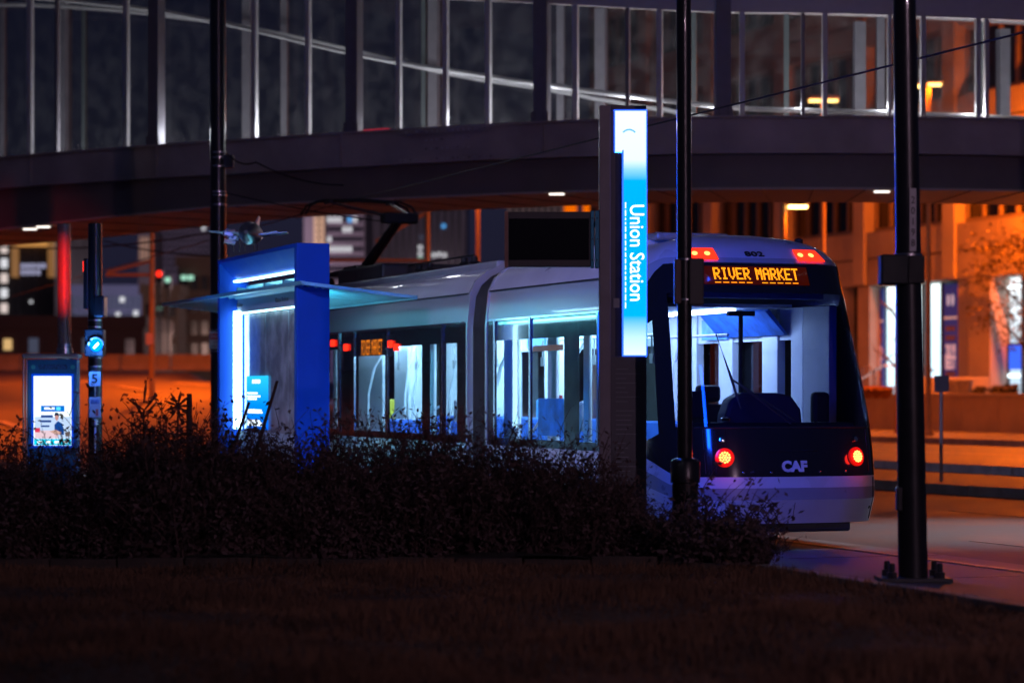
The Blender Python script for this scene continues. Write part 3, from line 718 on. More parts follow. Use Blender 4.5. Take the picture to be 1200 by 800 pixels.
MB().box(-hw + .13, hw - .02, .103, .118, zb_, zt_).obj('rear_fill_panel', glow('pylon_rear', (0.005, 0.09, 1.0), 55.0), PY)  # added unseen blue fill, lights the streetcar tail and shelter
MB().box(lxm - 0.012, lxm - 0.001, -0.105, 0.10, zb_ - .012, zn).obj('light_edge', edge, PY)
MB().box(lx0 - 0.012, lx0 - 0.001, -0.105, 0.10, zn - .02, zt_ + .012).obj('light_edge', edge, PY)
MB().box(lx1 + 0.001, lx1 + 0.010, -0.105, -0.092, zb_ - .012, zt_ + .012).obj('light_edge', edge, PY)
MB().box(lx1 + 0.001, lx1 + 0.009, -0.091, 0.10, zb_ - .012, zt_ + .012).obj('side_fill_panel', glow('pylon_side', (0.0, 0.05, 1.0), 48.0), PY)  # added fill on the hidden side, throws blue onto the tail
MB().box(lx0, lx1, -0.105, 0.10, zt_ + .001, zt_ + .012).obj('light_edge', edge, PY)
MB().box(lxm, lx1, -0.105, 0.10, zb_ - .012, zb_ - .001).obj('light_edge', edge, PY)
MB().box(lx0 - .012, lxm - .014, -0.04, 0.09, zb_ - .02, zn - .02).obj('recess', M['black_metal'], PY)
wl = glow('white_letter', (0.85, 0.95, 1.0), 1.6)
lettering('Union Station', 0.198, wl, PY, (lxm + (lx1 - lxm) * .56, -0.107, pyl(0, 297)[1] - .28), (0, 0, -1), (1, 0, 0), xs=0.86, bold=0.001)
mb = MB(); rr = random.Random(2); z = pyl(0, 238)[1] - .28
while z > pyl(0, 358)[1] - .28:
    hgt = rr.uniform(.02, .06); mb.box(lxm + .012, lxm + .022, -.106, -.103, z - hgt, z); z -= hgt + .018
mb.obj('small_print', wl, PY)
ac = [(lx0 + .075 + .06 * (k / 8 * 2 - 1) * 1.0 + .03, zn + .17 + .028 * (1 - (k / 8 * 2 - 1) ** 2)) for k in range(9)]
MB().tube([(a + .03, -.104, b) for a, b in ac], 0.008, 6).obj('emblem', glow('emblem_cyan', (0.1, 0.5, 0.9), 1.0), PY)
# print on the lower panel: badge and fine lines
MB().box(-hw + .135, -hw + .195, -.112, -.102, pyl(0, 361)[1] - .28, pyl(0, 350)[1] - .28).obj('tram_badge', mat('badge_white', (0.3, 0.3, 0.34), 0.5), PY)
mb = MB(); rr = random.Random(8)
for k in range(26):
    zz = pyl(0, 432)[1] - .28 - k * .045
    if k in (8, 15): continue
    mb.box(-hw + .16, -hw + .16 + rr.uniform(.08, .24), -.1025, -.1005, zz - .008, zz)
mb.obj('fine_print', mat('print_grey', (0.20, 0.2, 0.24), 0.6), PY)
MB().box(-hw - .08, hw + .08, -.2, .2, 0, .025).obj('base_plate', M['dark_metal'], PY, bevel=0.005)
# arrival display bolted to the pylon
sx0, szt = pyl(592, 249); sx1, szb = pyl(699, 313); sx0 -= pxc; sx1 -= pxc; szt -= .28; szb -= .28
dsp = MB().box(sx0 + .03, sx1 - .06, -0.10, 0.06, szb, szt).obj('arrival_display', mat('display_case', (0.06, 0.055, 0.06), 0.45, var=.1), PY, bevel=0.008)
MB().box(sx0 + .036, sx1 - .075, -0.104, -0.1005, szb + .065, szt - .065).obj('display_glass', mat('display_glass', (0.006, 0.006, 0.008), 0.15, var=0), dsp)
MB().box(sx0 - .005, sx0 + .028, -0.105, 0.065, szb - .005, szt + .005).obj('side_rail', mat('copper_rail', (0.32, 0.16, 0.13), 0.4), dsp)
bl = mat('bracket_blue', (0.03, 0.3, 0.5), 0.4)
for a, b in ((sx1 - .058, sx1 - .028), (sx1 - .016, sx1 + .022)):
    r_ = MB().box(a, b, -0.108, 0.05, szb - .01, szt + .01).obj('bracket', bl, dsp, bevel=0.004)
    for q in (.12, .5, .88): MB().tube([((a + b) / 2, -.108, szb + (szt - szb) * q), ((a + b) / 2, -.113, szb + (szt - szb) * q)], 0.007, 8).obj('bolt', M['black_metal'], r_)
MB().tube([(sx1 - .05, 0, (szb + szt) / 2 + .15), (-hw + .02, 0, (szb + szt) / 2 + .15)], .03, 8).obj('display_arm', M['dark_metal'], dsp)

# ================================================================== SHELTER
Y0 = 3.3; XE = FT.x(386, Y0)
def y_for(u, x):
    k = (u - 600) / F; return (FT.o.x + x * FT.dir.x - k * (FT.o.y + x * FT.dir.y)) / (k * FT.n.y - FT.n.x)
Y1 = y_for(347, XE); XL = FT.x(256, Y1); ZTOP = FT.at(347, 284.5, Y1)[1]
SH = thing('tram_shelter', 'blue framed glass tram shelter with glowing edge strips and louvred canopy', 'shelter', FT.w(XE, Y1, 0.28), FT.rz)
LX = XL - XE; DW = Y1 - Y0; HT = ZTOP - 0.28            # local: x 0..LX away, y 0 (street face) .. -DW (tram side)
bp = M['blue_paint']
MB().box(-0.02, 0.10, -DW, 0.0, 0.0, HT).obj('end_panel', bp, SH, bevel=0.012)
MB().box(LX - 0.06, LX + 0.06, -DW, 0.0, 0.0, HT).obj('end_panel', bp, SH, bevel=0.012)
MB().box(0.10, LX - 0.06, -DW, 0.0, HT - 0.06, HT).obj('top_beam', bp, SH, bevel=0.01)
ib = 0.24; yb = -0.26; sl = LX - (FT.x(271.5, Y1 + yb) - XE)
MB().hexa([(0.1, -.002, HT - .06), (LX - .06, -.002, HT - .06), (LX - .06, -.02, HT - .061), (0.1, -.02, HT - .061)], [(0.3, yb, HT - .06 - ib), (LX - sl, yb, HT - .06 - ib), (LX - sl, yb - .02, HT - .06 - ib), (0.3, yb - .02, HT - .06 - ib)]).obj('reveal', bp, SH)
MB().hexa([(LX - .06, -.002, HT - .06), (LX - .06, -.002, 0), (LX - .061, -.02, 0), (LX - .061, -.02, HT - .06)], [(LX - sl, yb, HT - .06 - ib), (LX - sl, yb, 0), (LX - sl, yb - .02, 0), (LX - sl, yb - .02, HT - .06 - ib)]).obj('reveal', bp, SH)
MB().hexa([(.1, -.002, HT - .06), (.1, -.002, 0), (.101, -.02, 0), (.101, -.02, HT - .06)], [(.3, yb, HT - .06 - ib), (.3, yb, 0), (.3, yb - .02, 0), (.3, yb - .02, HT - .06 - ib)]).obj('reveal', bp, SH)
led_m = glow('shelter_led', (0.45, 0.85, 1.0), 9.0)
ZL = HT - .06 - ib
def sp(u, v, y=0.0):                                       # shelter-local x,z of a pixel on plane y
    x, z = FT.at(u, v, Y1 + y); return x - XE, z - 0.28
xa_ = LX - sl - .02; xb_ = sp(281, 400, yb)[0]
MB().box(xb_, xa_, yb - .03, yb + .05, sp(276, 502, yb)[1], sp(276, 365, yb)[1]).obj('light_strip', led_m, SH)
MB().box(xb_, xa_, yb - .03, yb + .05, sp(276, 331, yb)[1], ZL - .01).obj('light_strip', led_m, SH)
MB().box(.32, xb_ - .01, yb - .03, yb + .02, ZL - .034, ZL - .012).obj('light_strip', led_m, SH)
zf1 = sp(347, 341, yb)[1]; zf0 = sp(347, 356, yb)[1]
fas = MB().box(.32, xa_, yb - .08, yb - .01, zf0 - .02, zf1).obj('name_fascia', mat('fascia_grey', (0.30, 0.29, 0.33), 0.5, var=.06), SH)
for u in (277.5, 330):
    x, _ = sp(u, 350, yb); lettering('Union Station', 0.085, mat('fascia_letter', (0.10, 0.10, 0.13), 0.5), fas, (x, yb + .0, (zf0 + zf1) / 2), (-1, 0, 0), (0, 0, 1), xs=1.5, depth=.004)
MB().box(.32, xb_ - .01, yb - .03, yb - .005, zf0 - .045, zf0 - .03).obj('light_strip', led_m, SH)
sh_gl = glass('shelter_glass', (0.5, 0.58, 0.7), 1.6, 0.06, dirt_haze=.8, dirt_haze0=.35)
MB().box(.32, xa_, yb - .16, yb - .09, zf1 - .12, zf1 - .02).obj('light_strip', glow('canopy_fill', (.15, .75, 1.0), 22), SH)  # added fill hidden behind the fascia, lights the canopy underside
zg0 = sp(300, 506, yb)[1]
n = 3
for k in range(n):
    a = .32 + (xb_ - .4) * k / n; b = .32 + (xb_ - .4) * (k + 1) / n - .03
    MB().box(a, b, yb - .06, yb - .045, zg0, zf0 - .06).obj('pane', sh_gl, SH)
xd0, zd1 = sp(311, 440, yb); xd1, zd0 = sp(288, 502, yb)
ad = MB().box(xd0, xd1, yb - .042, yb - .012, zd0, zd1).obj('poster_case', glow_ramp('poster_light', [(0, (0.0, 0.12, 0.8)), (.45, (0.0, 0.25, 1.0)), (1, (0.02, 0.55, 1.0))], 1.1, 2, zd0, zd1), SH)
mb = MB(); rr = random.Random(4)
for q in (.34, .30, .14, .10, .06, .6, .55, .66):
    x = xd0 + (xd1 - xd0) * .95; e = xd0 + (xd1 - xd0) * rr.uniform(.15, .5); z = zd0 + (zd1 - zd0) * q
    mb.box(e, x, yb - .0115, yb - .009, z, z + .025)
mb.box(xd0 + (xd1 - xd0) * .3, xd0 + (xd1 - xd0) * .7, yb - .0115, yb - .009, zd0 + (zd1 - zd0) * .86, zd0 + (zd1 - zd0) * .93)
mb.obj('poster_print', wl, ad)
MB().box(.32, xa_, yb - .1, yb - .02, 0.0, zg0).obj('base_wall', mat('base_grey', (0.35, 0.36, 0.38), 0.6, var=.2), SH)
MB().box(.6, LX - 1.0, -1.1, -.6, .42, .47).obj('bench_seat', M['steel'], SH, bevel=.01)
for x in (.9, LX - 1.3): MB().box(x, x + .06, -1.05, -.65, 0, .42).obj('bench_leg', M['dark_metal'], SH)
# canopy
zc = FT.at(347, 335.0, Y1)[1] - 0.28
cl = lambda p: (FT.loc(p)[0] - XE, FT.loc(p)[1] - Y1)
cy0 = -DW - 1.1; cy1 = 0.04; cx0 = FT.x(490, Y1 + cy0) - XE; cx1 = FT.x(192, Y1) - XE
can_m = mat('canopy_metal', (0.16, 0.48, 0.56), 0.4, 0.2, var=.08)  # teal base colour carries the cyan light falling on the canopy
can = MB().box(cx0, cx1, cy1 - .06, cy1, 0, .05).box(cx0, cx1, cy0, cy0 + .06, 0, .05).box(cx0, cx0 + .06, cy0, cy1, .004, .046).box(cx1 - .06, cx1, cy0, cy1, .004, .046).obj('canopy', can_m, SH)
can.location = (0, 0, zc); can.rotation_euler = (.11, 0, 0)
sm = MB().hexa([(cx0 + .07, 0, 0), (cx1 - .07, 0, 0), (cx1 - .07, .012, 0), (cx0 + .07, .012, 0)], [(cx0 + .07, .05, .04), (cx1 - .07, .05, .04), (cx1 - .07, .062, .04), (cx0 + .07, .062, .04)]).mesh('slat'); sm.materials.append(can_m)
y = cy0 + .09
while y < cy1 - .14:
    o = link('slat', sm, None, can); o.location = (0, y, .005); y += .10
for x in (cx0 + .9, LX * .35, LX * .7): MB().box(x, x + .07, cy0, cy1, .051, .10).obj('canopy_beam', can_m, can)
MB().box(.1, LX - .06, -DW + .02, -DW + .06, .101, .22).obj('canopy_tie', can_m, can)
# aircraft-like sculpture perched on the shelter
AD = FT.w(XE + 2.2, Y1 - .25).y
A0 = W(296, 284, AD); base_z = HT + .28
AS = thing('airplane_sculpture', 'small metal airplane sculpture mounted on top of the blue shelter', 'sculpture', (A0.x, AD, base_z))
def ap(u, v): p = W(u, v, AD); return p.x - A0.x, p.z - base_z
fm = mat('sculpture_dark', (0.06, 0.06, 0.065), 0.4, .4); wm = mat('sculpture_teal', (0.20, 0.40, 0.45), 0.35, .4); km = mat('sculpture_pale', (0.45, 0.38, 0.42), 0.4, .3)
x, z = ap(295, 276); MB().tube([(x, -.75, z), (x, -.6, z + .01), (x, -.2, z + .02), (x, .3, z + .03), (x, .8, z + .06)], [.03, .12, .16, .13, .05], 14).obj('fuselage', fm, AS, True)
for (u0, v0, u1, v1, yy, ch, mm) in ((288, 277, 246, 272.5, -.15, .28, wm), (302, 278, 338.5, 274, -.15, .28, wm), (292, 271, 276, 268, .6, .14, wm), (298, 273, 320, 269, .6, .14, wm)):
    a = ap(u0, v0); b = ap(u1, v1)
    MB().hexa([(a[0], yy - ch, a[1]), (a[0], yy + ch, a[1]), (a[0], yy + ch, a[1] + .022), (a[0], yy - ch, a[1] + .022)], [(b[0], yy - ch * .55, b[1]), (b[0], yy + ch * .4, b[1]), (b[0], yy + ch * .4, b[1] + .012), (b[0], yy - ch * .55, b[1] + .012)]).obj('wing', mm, AS)
a = ap(295, 262.5); b = ap(297.5, 249.5)
MB().hexa([(a[0] - .018, .35, a[1]), (a[0] + .018, .35, a[1]), (a[0] + .018, .85, a[1]), (a[0] - .018, .85, a[1])], [(b[0] - .006, .65, b[1]), (b[0] + .006, .65, b[1]), (b[0] + .006, .85, b[1]), (b[0] - .006, .85, b[1])]).obj('tail_fin', km, AS)
x, z = ap(294, 265.5); MB().tube([(x, -.1, z), (x, .1, z + .02), (x, .4, z)], [.03, .05, .03], 10).obj('cockpit', km, AS, True)
rr = random.Random(11)
for k in range(9):
    u = 268 + rr.uniform(0, 16); v = 273 + rr.uniform(0, 11); a = ap(u, v)
    o = MB().box(-.05, .05, -.1, .1, -.025, .025).obj('engine_piece', km if k % 2 else mat('sculpture_blue', (0.2, .3, .5), .3, .6), AS); o.location = (a[0], -.25 + rr.uniform(-.1, .1), a[1]); o.rotation_euler = (0, rr.uniform(-.6, .6), rr.uniform(-.6, .6))
a = ap(296, 288); MB().box(a[0] - .05, a[0] + .05, -.35, -.2, a[1] + .03, a[1] + .10).obj('cargo_box', mat('sculpture_orange', (0.55, 0.2, 0.1), .5), AS, bevel=.01)
for u in (274, 281, 287, 298, 302):
    a = ap(u, 284); MB().tube([(a[0], -.05, 0), (a[0], -.05, max(.03, a[1] + .02))], .008, 6).obj('stand_rod', fm, AS)

# ================================================================== KIOSK
KD = 35.0
kx0 = W(29, 414, KD).x; kx1 = W(93, 414, KD).x; kc = (kx0 + kx1) / 2; kz = 0.08
KI = thing('information_kiosk', 'freestanding blue information kiosk with a bright advertising screen', 'kiosk', (kc, KD, kz))
def kp(u, v): p = W(u, v, KD); return p.x - kc, p.z - kz
kb_ = mat('kiosk_blue', (0.03, 0.16, 0.36), 0.4, var=.08); kt = mat('kiosk_grey', (0.30, 0.26, 0.28), 0.4, .3)
MB().box(kp(34, 0)[0], kp(92, 0)[0], -.12, .12, .05, kp(0, 421)[1]).obj('cabinet', kb_, KI, bevel=.015)
MB().box(kp(28, 0)[0], kp(94, 0)[0], -.16, .16, kp(0, 420)[1], kp(0, 414.5)[1]).obj('top_rail', kt, KI, bevel=.02)
for u in (29.2, 32.6): MB().tube([(kp(u, 0)[0], -.1, 0), (kp(u, 0)[0], -.1, kp(0, 420)[1])], .014, 8).obj('side_tube', mat('kiosk_copper', (.4, .25, .2), .35, .5), KI)
MB().box(kp(36, 0)[0], kp(91, 0)[0], -.126, -.121, kp(0, 437)[1], kp(0, 424)[1]).obj('header', mat('kiosk_header', (0.02, 0.13, 0.30), .3, var=.1), KI)
for u in (41, 87): MB().tube([(kp(u, 0)[0], -.126, kp(0, 430)[1]), (kp(u, 0)[0], -.131, kp(0, 430)[1])], .03, 12).obj('header_badge', mat('kiosk_badge', (0.05, 0.35, 0.4), .4), KI)
MB().box(kp(47, 0)[0], kp(81, 0)[0], -.130, -.1265, kp(0, 433)[1], kp(0, 427)[1]).obj('header_print', mat('kiosk_print', (0.02, 0.07, 0.2), .4, var=.6, scale=30), KI)
s0, s1 = kp(41.5, 521.5); e0, e1 = kp(85.5, 440.5)
scr = MB().box(s0, e0, -.130, -.1215, s1, e1).obj('screen', glow('screen_white', (0.82, 0.93, 1.0), 1.25), KI)
MB().box(s0 - .03, s0 - .002, -.134, -.1215, s1 - .03, e1 + .03).box(e0 + .002, e0 + .03, -.134, -.1215, s1 - .03, e1 + .03).box(s0, e0, -.134, -.1215, e1 + .002, e1 + .03).box(s0, e0, -.134, -.1215, s1 - .03, s1 - .002).obj('screen_bezel', glow('bezel_blue', (0.0, 0.06, 0.75), 0.8), KI)
def pic(name, u0, v0, u1, v1, col, s=1.0, lift=.002):
    a = kp(u0, v1); b = kp(u1, v0); MB().box(a[0], b[0], -.130 - lift, -.1302 - lift + .0015, a[1], b[1]).obj(name, glow('pic_' + str(col), col, s), scr)
pic('picture_strip', 42, 514, 85.3, 521, (0.0, .62, .95), 1.0)
pic('picture_wall', 43, 488, 85, 513.5, (.55, .72, 1.0), .9)
pic('picture_panel', 50, 475, 77.5, 482, (.0, .18, .75), .9)
pic('picture_shelf', 50, 486, 64, 489, (.02, .08, .35), .7, .004); pic('picture_shelf', 49, 492, 62, 494.5, (.02, .08, .35), .7, .004); pic('picture_shelf', 50, 498, 60, 500, (.02, .08, .35), .7, .004)
pic('picture_table', 43, 504, 70, 513, (.85, .62, .70), .9, .004); pic('picture_red', 43, 501, 49, 506, (.8, .05, .12), .8, .006)
# the sitter in the picture: head, cap, torso, arm as flat shapes
def blob(name, pts, col, s, lift):
    q = [kp(*p) for p in pts]; MB().prism(q, -.130 - lift, -.1285 - lift, 'y').obj(name, glow('pic_' + str(col), col, s), scr)
blob('picture_torso', [(66, 497), (70, 493), (75, 496), (77, 503), (77, 509), (68, 509), (66, 504)], (.01, .08, .38), .7, .008)
blob('picture_head', [(66.5, 486), (69, 484.5), (71, 487), (70.5, 491), (68.5, 493), (66.5, 490)], (.65, .33, .3), .8, .010)
blob('picture_cap', [(65.5, 487), (67, 483), (70.5, 483.5), (71.5, 488), (69.5, 486)], (.01, .03, .12), .5, .012)
blob('picture_arm', [(60, 505), (67, 503), (74, 506), (73, 509), (66, 508)], (.75, .45, .38), .8, .012)
blob('picture_bowl', [(78, 506), (84, 505), (84, 511), (79, 511)], (.2, .15, .15), .6, .008)
rr = random.Random(6)
for k in range(4): pic('picture_caption', 46 + k * 10, 516, 51.5 + k * 10, 519, (.9, .97, 1.0), 1.3, .005)
pic('picture_caption', 54, 477, 66, 479.5, (.9, .97, 1.0), 1.2, .005); pic('picture_caption', 68, 476.5, 73, 480.5, (.1, .7, .9), 1.1, .005)
lamp('screen_glow', 'POINT', (0, -.5, 1.5), (.5, .75, 1.0), 4.0, .25, parent=KI)

# ================================================================== POLES
def pole(name, label, cat, u0, u1, v_top, d, w_px, zb=0.0, m=None, taper=1.0):
    """u0: column at the base, u1: column where it leaves the picture/top"""
    top = W(u1, v_top, d); b = W(u0, V0, d); r = w_px / 2 * d / F
    o = thing(name, label, cat, (b.x, d, zb))
    MB().tube([(0, 0, 0), ((top.x - b.x), 0, top.z - zb)], [r, r * taper], 20).obj('pole', m or M['black_metal'], o, True)
    return o, r
def band(o, r, z, h=.03, m=None, name='band'): return MB().lathe([(r + .001, z), (r + .008, z), (r + .008, z + h), (r + .001, z + h)], n=20).obj(name, m or M['steel'], o, True)
# right catenary pole
RD = 21.6
RP, r = pole('overhead_wire_pole', 'thick black pole numbered 20198 on a bolted base plate beside the road', 'pole', 1070, 1059, -60, RD, 35, 0.15, taper=.74)
def rpz(v): return W(0, v, RD).z - .15
def rpx(v): return (1059 - 1070) * RD / F * (rpz(v) / rpz(-60))
MB().box(-.30, .30, -.22, .22, 0, .035).obj('base_plate', M['dark_metal'], RP, bevel=.006)
for x in (-.20, .20):
    for y in (-.15, .15):
        MB().lathe([(.045, .035), (.045, .085), (.026, .086), (.026, .15), (.02, .16)], (x, y, 0), 6).obj('anchor_bolt', M['dark_metal'], RP)
for v in (299, 330):
    rr_ = r * (1 - .26 * rpz(v) / rpz(-60)); b = band(RP, rr_, rpz(v) - .012, .024); b.location = (rpx(v), 0, 0)
zz0, zz1 = rpz(334), rpz(299); xo = rpx(315)
MB().box(xo - .25, xo - .02, -.15, .06, zz0, zz1).obj('equipment_box', mat('pole_box', (0.006, 0.010, 0.012), .6, var=.15), RP, bevel=.015)
MB().box(xo - .02, xo + .115, -.135, -.1, zz0 + .01, zz1 - .01).obj('sign_back', mat('sign_dark', (.006, .006, .007), .6), RP, bevel=.006)
MB().box(-.15, -.10, -.10, .0, rpz(598), rpz(570)).obj('junction_cover', M['black_metal'], RP, bevel=.01)
nz = rpz(262); nx_ = rpx(262) + .025
MB().box(nx_ - .028, nx_ + .028, -.122, -.112, rpz(298) + .02, rpz(222)).obj('number_plate', mat('plate_grey', (0.50, .48, .50), .5), RP)
for k, ch in enumerate('20198'):
    lettering(ch, .085, mat('plate_black', (0.004, .004, .004), .5, var=0), RP, (nx_, -.125, rpz(236 + k * 12.5)), (0, 0, -1) if False else (1, 0, 0), (0, 0, 1), xs=.8, name='number')
# middle lamp post with footing drum
MD = 24.0
MP, r = pole('platform_pole', 'slim black pole with a control box standing in front of the streetcar', 'pole', 803, 801, -60, MD, 17.5, 0.2, taper=.97)
def mpz(v): return W(0, v, MD).z - .2
MB().lathe([(.125, 0), (.125, mpz(566)), (.14, mpz(565)), (.14, mpz(541)), (.12, mpz(538)), (r + .004, mpz(536))], n=20).obj('footing', M['black_metal'], MP, True)
for v in (305, 352): band(MP, r, mpz(v), .018)
MB().box(r * .4, r + .10, -.09, .09, mpz(358), mpz(303)).obj('control_box', mat('box_brown', (0.05, .045, .045), .5, var=.15), MP, bevel=.015)
MB().box(-r - .035, -r * .6, -.08, .08, mpz(356), mpz(304)).obj('box_bracket', mat('box_copper', (.10, .06, .06), .5), MP, bevel=.01)
# left catenary pole behind the shelter
LD = 45.0
LP, r = pole('overhead_wire_pole', 'dark pole with a danger sign rising behind the blue shelter', 'pole', 256.5, 255, -60, LD, 19, 0.05)
def lpz(v): return W(0, v, LD).z - .05
for v in (180, 186, 196, 226, 230, 241): band(LP, r, lpz(v), .03)
sg = MB().box(-r - .005, r * .9, -r - .03, -r - .01, lpz(409), lpz(389)).obj('danger_sign', mat('sign_white', (0.45, .43, .45), .5), LP)
MB().box(-r + .002, r * .85, -r - .034, -r - .031, lpz(398), lpz(391)).obj('sign_header', mat('sign_red', (.35, .03, .03), .5), sg)
lettering('DANGER', .075, mat('sign_letter', (.6, .58, .6), .5), sg, (0, -r - .037, lpz(394.5)), (1, 0, 0), (0, 0, 1), xs=.85)
lettering('HIGH', .06, M['rubber'], sg, (0, -r - .033, lpz(401)), (1, 0, 0), (0, 0, 1)); lettering('VOLTAGE', .06, M['rubber'], sg, (0, -r - .033, lpz(406)), (1, 0, 0), (0, 0, 1), xs=.9)
for v in (387, 412): band(LP, r, lpz(v), .02)
MB().box(r * .6, r + .12, -.1, .1, lpz(197), lpz(182)).obj('clamp_box', M['dark_metal'], LP, bevel=.01)
# signal pole at the left
SD = 38.0
SP_, r = pole('signal_pole', 'dark pole carrying a glowing blue tram signal above a number 5 sign', 'signal', 111.5, 111.5, 262, SD, 16.5, 0.08)
def spz(v): return W(0, v, SD).z - .08
def spx(u): return (u - 111.5) * SD / F
for v in (376, 384, 420, 430): band(SP_, r, spz(v), .02)
hd = MB().box(spx(103), spx(125), -.32, -.05, spz(418), spz(386)).obj('signal_head', M['black_metal'], SP_, bevel=.02)
lens = MB().tube([(spx(117), -.33, spz(405)), (spx(117), -.345, spz(405))], .095, 20).obj('signal_lens', glow('signal_blue_dim', (0.0, .16, 1.0), 3.0), hd)
MB().prism([(spx(113.6), spz(407.5)), (spx(115), spz(409)), (spx(120.3), spz(403.5)), (spx(119), spz(401.6))], -.352, -.347, 'y').obj('signal_bar', glow('signal_white', (.55, .85, 1.0), 9.0), lens)
MB().tube([(spx(117) + .115 * math.cos(g), -.36 - .0, spz(405) + .115 * math.sin(g)) for g in np.linspace(0, math.pi, 9)], .02, 6).obj('visor', M['black_metal'], hd)
lamp('signal_glow', 'POINT', (spx(117), -.5, spz(405)), (.05, .25, 1.0), 60, .05, parent=SP_)
MB().box(spx(113), spx(125), -.25, .1, spz(372), spz(347)).obj('signal_head', M['black_metal'], SP_, bevel=.02)
rh = MB().box(spx(98), spx(104), -.05, .3, spz(362), spz(303)).obj('signal_head', M['black_metal'], SP_, bevel=.02)
MB().box(spx(98) - .012, spx(98) - .002, .02, .24, spz(318), spz(306)).obj('signal_lens', glow('signal_red', (1, .02, .01), 6), rh)
for v0, v1, s in ((435.5, 452.5, '5'),):
    q = MB().box(spx(106), spx(119.5), -.14, -.125, spz(v1), spz(v0)).obj('number_sign', mat('sign_pale', (.42, .44, .55), .5), SP_, bevel=.004)
    lettering('5', .19, M['rubber'], q, (spx(112.8), -.145, spz(444)), (1, 0, 0), (0, 0, 1), xs=1.1, bold=.004)
MB().tube([(spx(113), -.13, spz(453)), (spx(113), -.13, spz(464))], .012, 6).obj('sign_rod', M['steel'], SP_)
q = MB().box(spx(106), spx(120), -.14, -.125, spz(489), spz(465)).obj('notice_sign', mat('notice_pale', (.45, .40, .5), .5, var=.1), SP_, bevel=.01)
MB().box(spx(108), spx(118), -.144, -.141, spz(473), spz(468)).obj('notice_print', mat('notice_grey', (.12, .14, .3), .5, var=.6, scale=20), q)
MB().box(spx(114), spx(117), -.144, -.141, spz(487), spz(479)).obj('notice_print', mat('notice_red2', (.5, .08, .08), .5), q)
MB().lathe([(.03, 0), (.05, .02), (.05, .1), (.03, .12)], (spx(113), -.13, spz(499)), 10).obj('push_button', M['steel'], SP_, True)
MB().tube([(spx(113), -.13, spz(500)), (spx(112.5), -.13, 0)], .018, 8).obj('conduit', M['steel'], SP_)
# red-lit pole behind it
QD = 43.0
QP, r = pole('lamp_pole', 'grey pole washed in red signal light behind the kiosk', 'pole', 76, 75, 262, QD, 15.5, 0.05, mat('pole_pale', (.22, .17, .17), .4, var=.08))
def qpz(v): return W(0, v, QD).z - .05
band(QP, r, qpz(406), .05); MB().lathe([(r + .03, 0), (r + .03, qpz(414)), (r + .02, qpz(407))], n=20).obj('footing', M['steel'], QP, True)
MB().box(r * .55, r * .75, -r * .9, -r * .6, qpz(404), qpz(372)).obj('conduit', M['steel'], QP)
rl = W(99.5, 310, SD + .12); tq = W(75, 322, QD)
lamp('red_signal_glow', 'SPOT', rl + Vector((-.05, .05, 0)), (1, .012, .006), 2200, .05, target=tq, angle=18, blend=1.0)
# ================================================================== SKYWAY
SU = [-170, 0, 120, 243, 400, 636, 810, 1000, 1200, 1400]
SDp = [59.0, 55.2, 53.3, 51.8, 50.0, 47.9, 47.1, 47.0, 47.5, 48.6]
def sk_d(u): return interp(u, SU, SDp)
def cub(u, xs, ys):                     # smooth interpolation
    c = np.interp([u - 60, u - 30, u, u + 30, u + 60], xs, ys); return float(np.mean(c))
def sk_p(u):
    d = cub(u, SU, SDp); return Vector(((u - 600) * d / F, d, 0))
def sk_n(u):                            # horizontal normal pointing away from the camera
    t = (sk_p(u + 5) - sk_p(u - 5)).normalized(); return Vector((-t.y, t.x, 0))
SW = 3.3
ZB = lambda u: interp(u, [-170, 0, 120, 243], [5.2, 5.28, 5.40, 5.5])
ZM, ZT = 6.16, 6.76
ZH = lambda u: cub(u, [-170, 0, 61, 243, 400, 636, 810, 1200, 1400], [11.6, 11.2, 11.0, 10.1, 9.5, 9.02, 8.74, 8.64, 8.6])
ZR = lambda u: cub(u, [-170, 190, 412, 633, 848, 1200, 1400], [11.0, 9.55, 8.29, 7.5, 6.99, 6.86, 6.86])
SK = thing('skyway', 'enclosed glass footbridge crossing above the street and the streetcar', 'footbridge', sk_p(600))
O = SK.location.copy()
def pt(u, off, z): p = sk_p(u) + sk_n(u) * off - O; return (p.x, p.y, z)
us = list(range(-160, 1401, 20))
def sweep(name, m, prof, u0=-160, u1=1400, parent=SK, step=20, smooth=False):
    """prof(u) -> list of (offset, z), swept along the bridge"""
    uu = list(np.arange(u0, u1, step)) + [u1]; mb = MB(); n = len(prof(u0))
    for u in uu: mb.v += [pt(u, o_, z) for o_, z in prof(u)]
    for i in range(len(uu) - 1):
        for k in range(n): mb.f.append((i * n + k, i * n + (k + 1) % n, (i + 1) * n + (k + 1) % n, (i + 1) * n + k))
    mb.f.append(tuple(range(n))); e = (len(uu) - 1) * n; mb.f.append(tuple(e + k for k in range(n))[::-1])
    return mb.obj(name, m, parent, smooth)
gm = mat('skyway_girder', (0.38, 0.32, 0.30), 0.55, var=.22, scale=1.1); gd = mat('skyway_fascia', (0.15, 0.125, 0.115), 0.6, var=.15, scale=1.2)
pm = mat('skyway_post', (0.16, 0.15, 0.17), 0.5, var=.1); wmull = mat('skyway_mullion', (0.48, 0.46, 0.46), 0.45, var=.05)
sweep('girder', gm, lambda u: [(0, ZM), (0, ZT), (.35, ZT), (.35, ZM)])
sweep('girder_flange', gm, lambda u: [(-.10, ZM - .05), (-.10, ZM - .003), (.35, ZM - .003), (.35, ZM - .05)])
sweep('girder_flange', gm, lambda u: [(-.08, ZT + .003), (-.08, ZT + .04), (.33, ZT + .04), (.33, ZT + .003)])
sweep('fascia', gd, lambda u: [(.12, ZB(u)), (.12, ZM - .053), (.3, ZM - .053), (.3, ZB(u))])
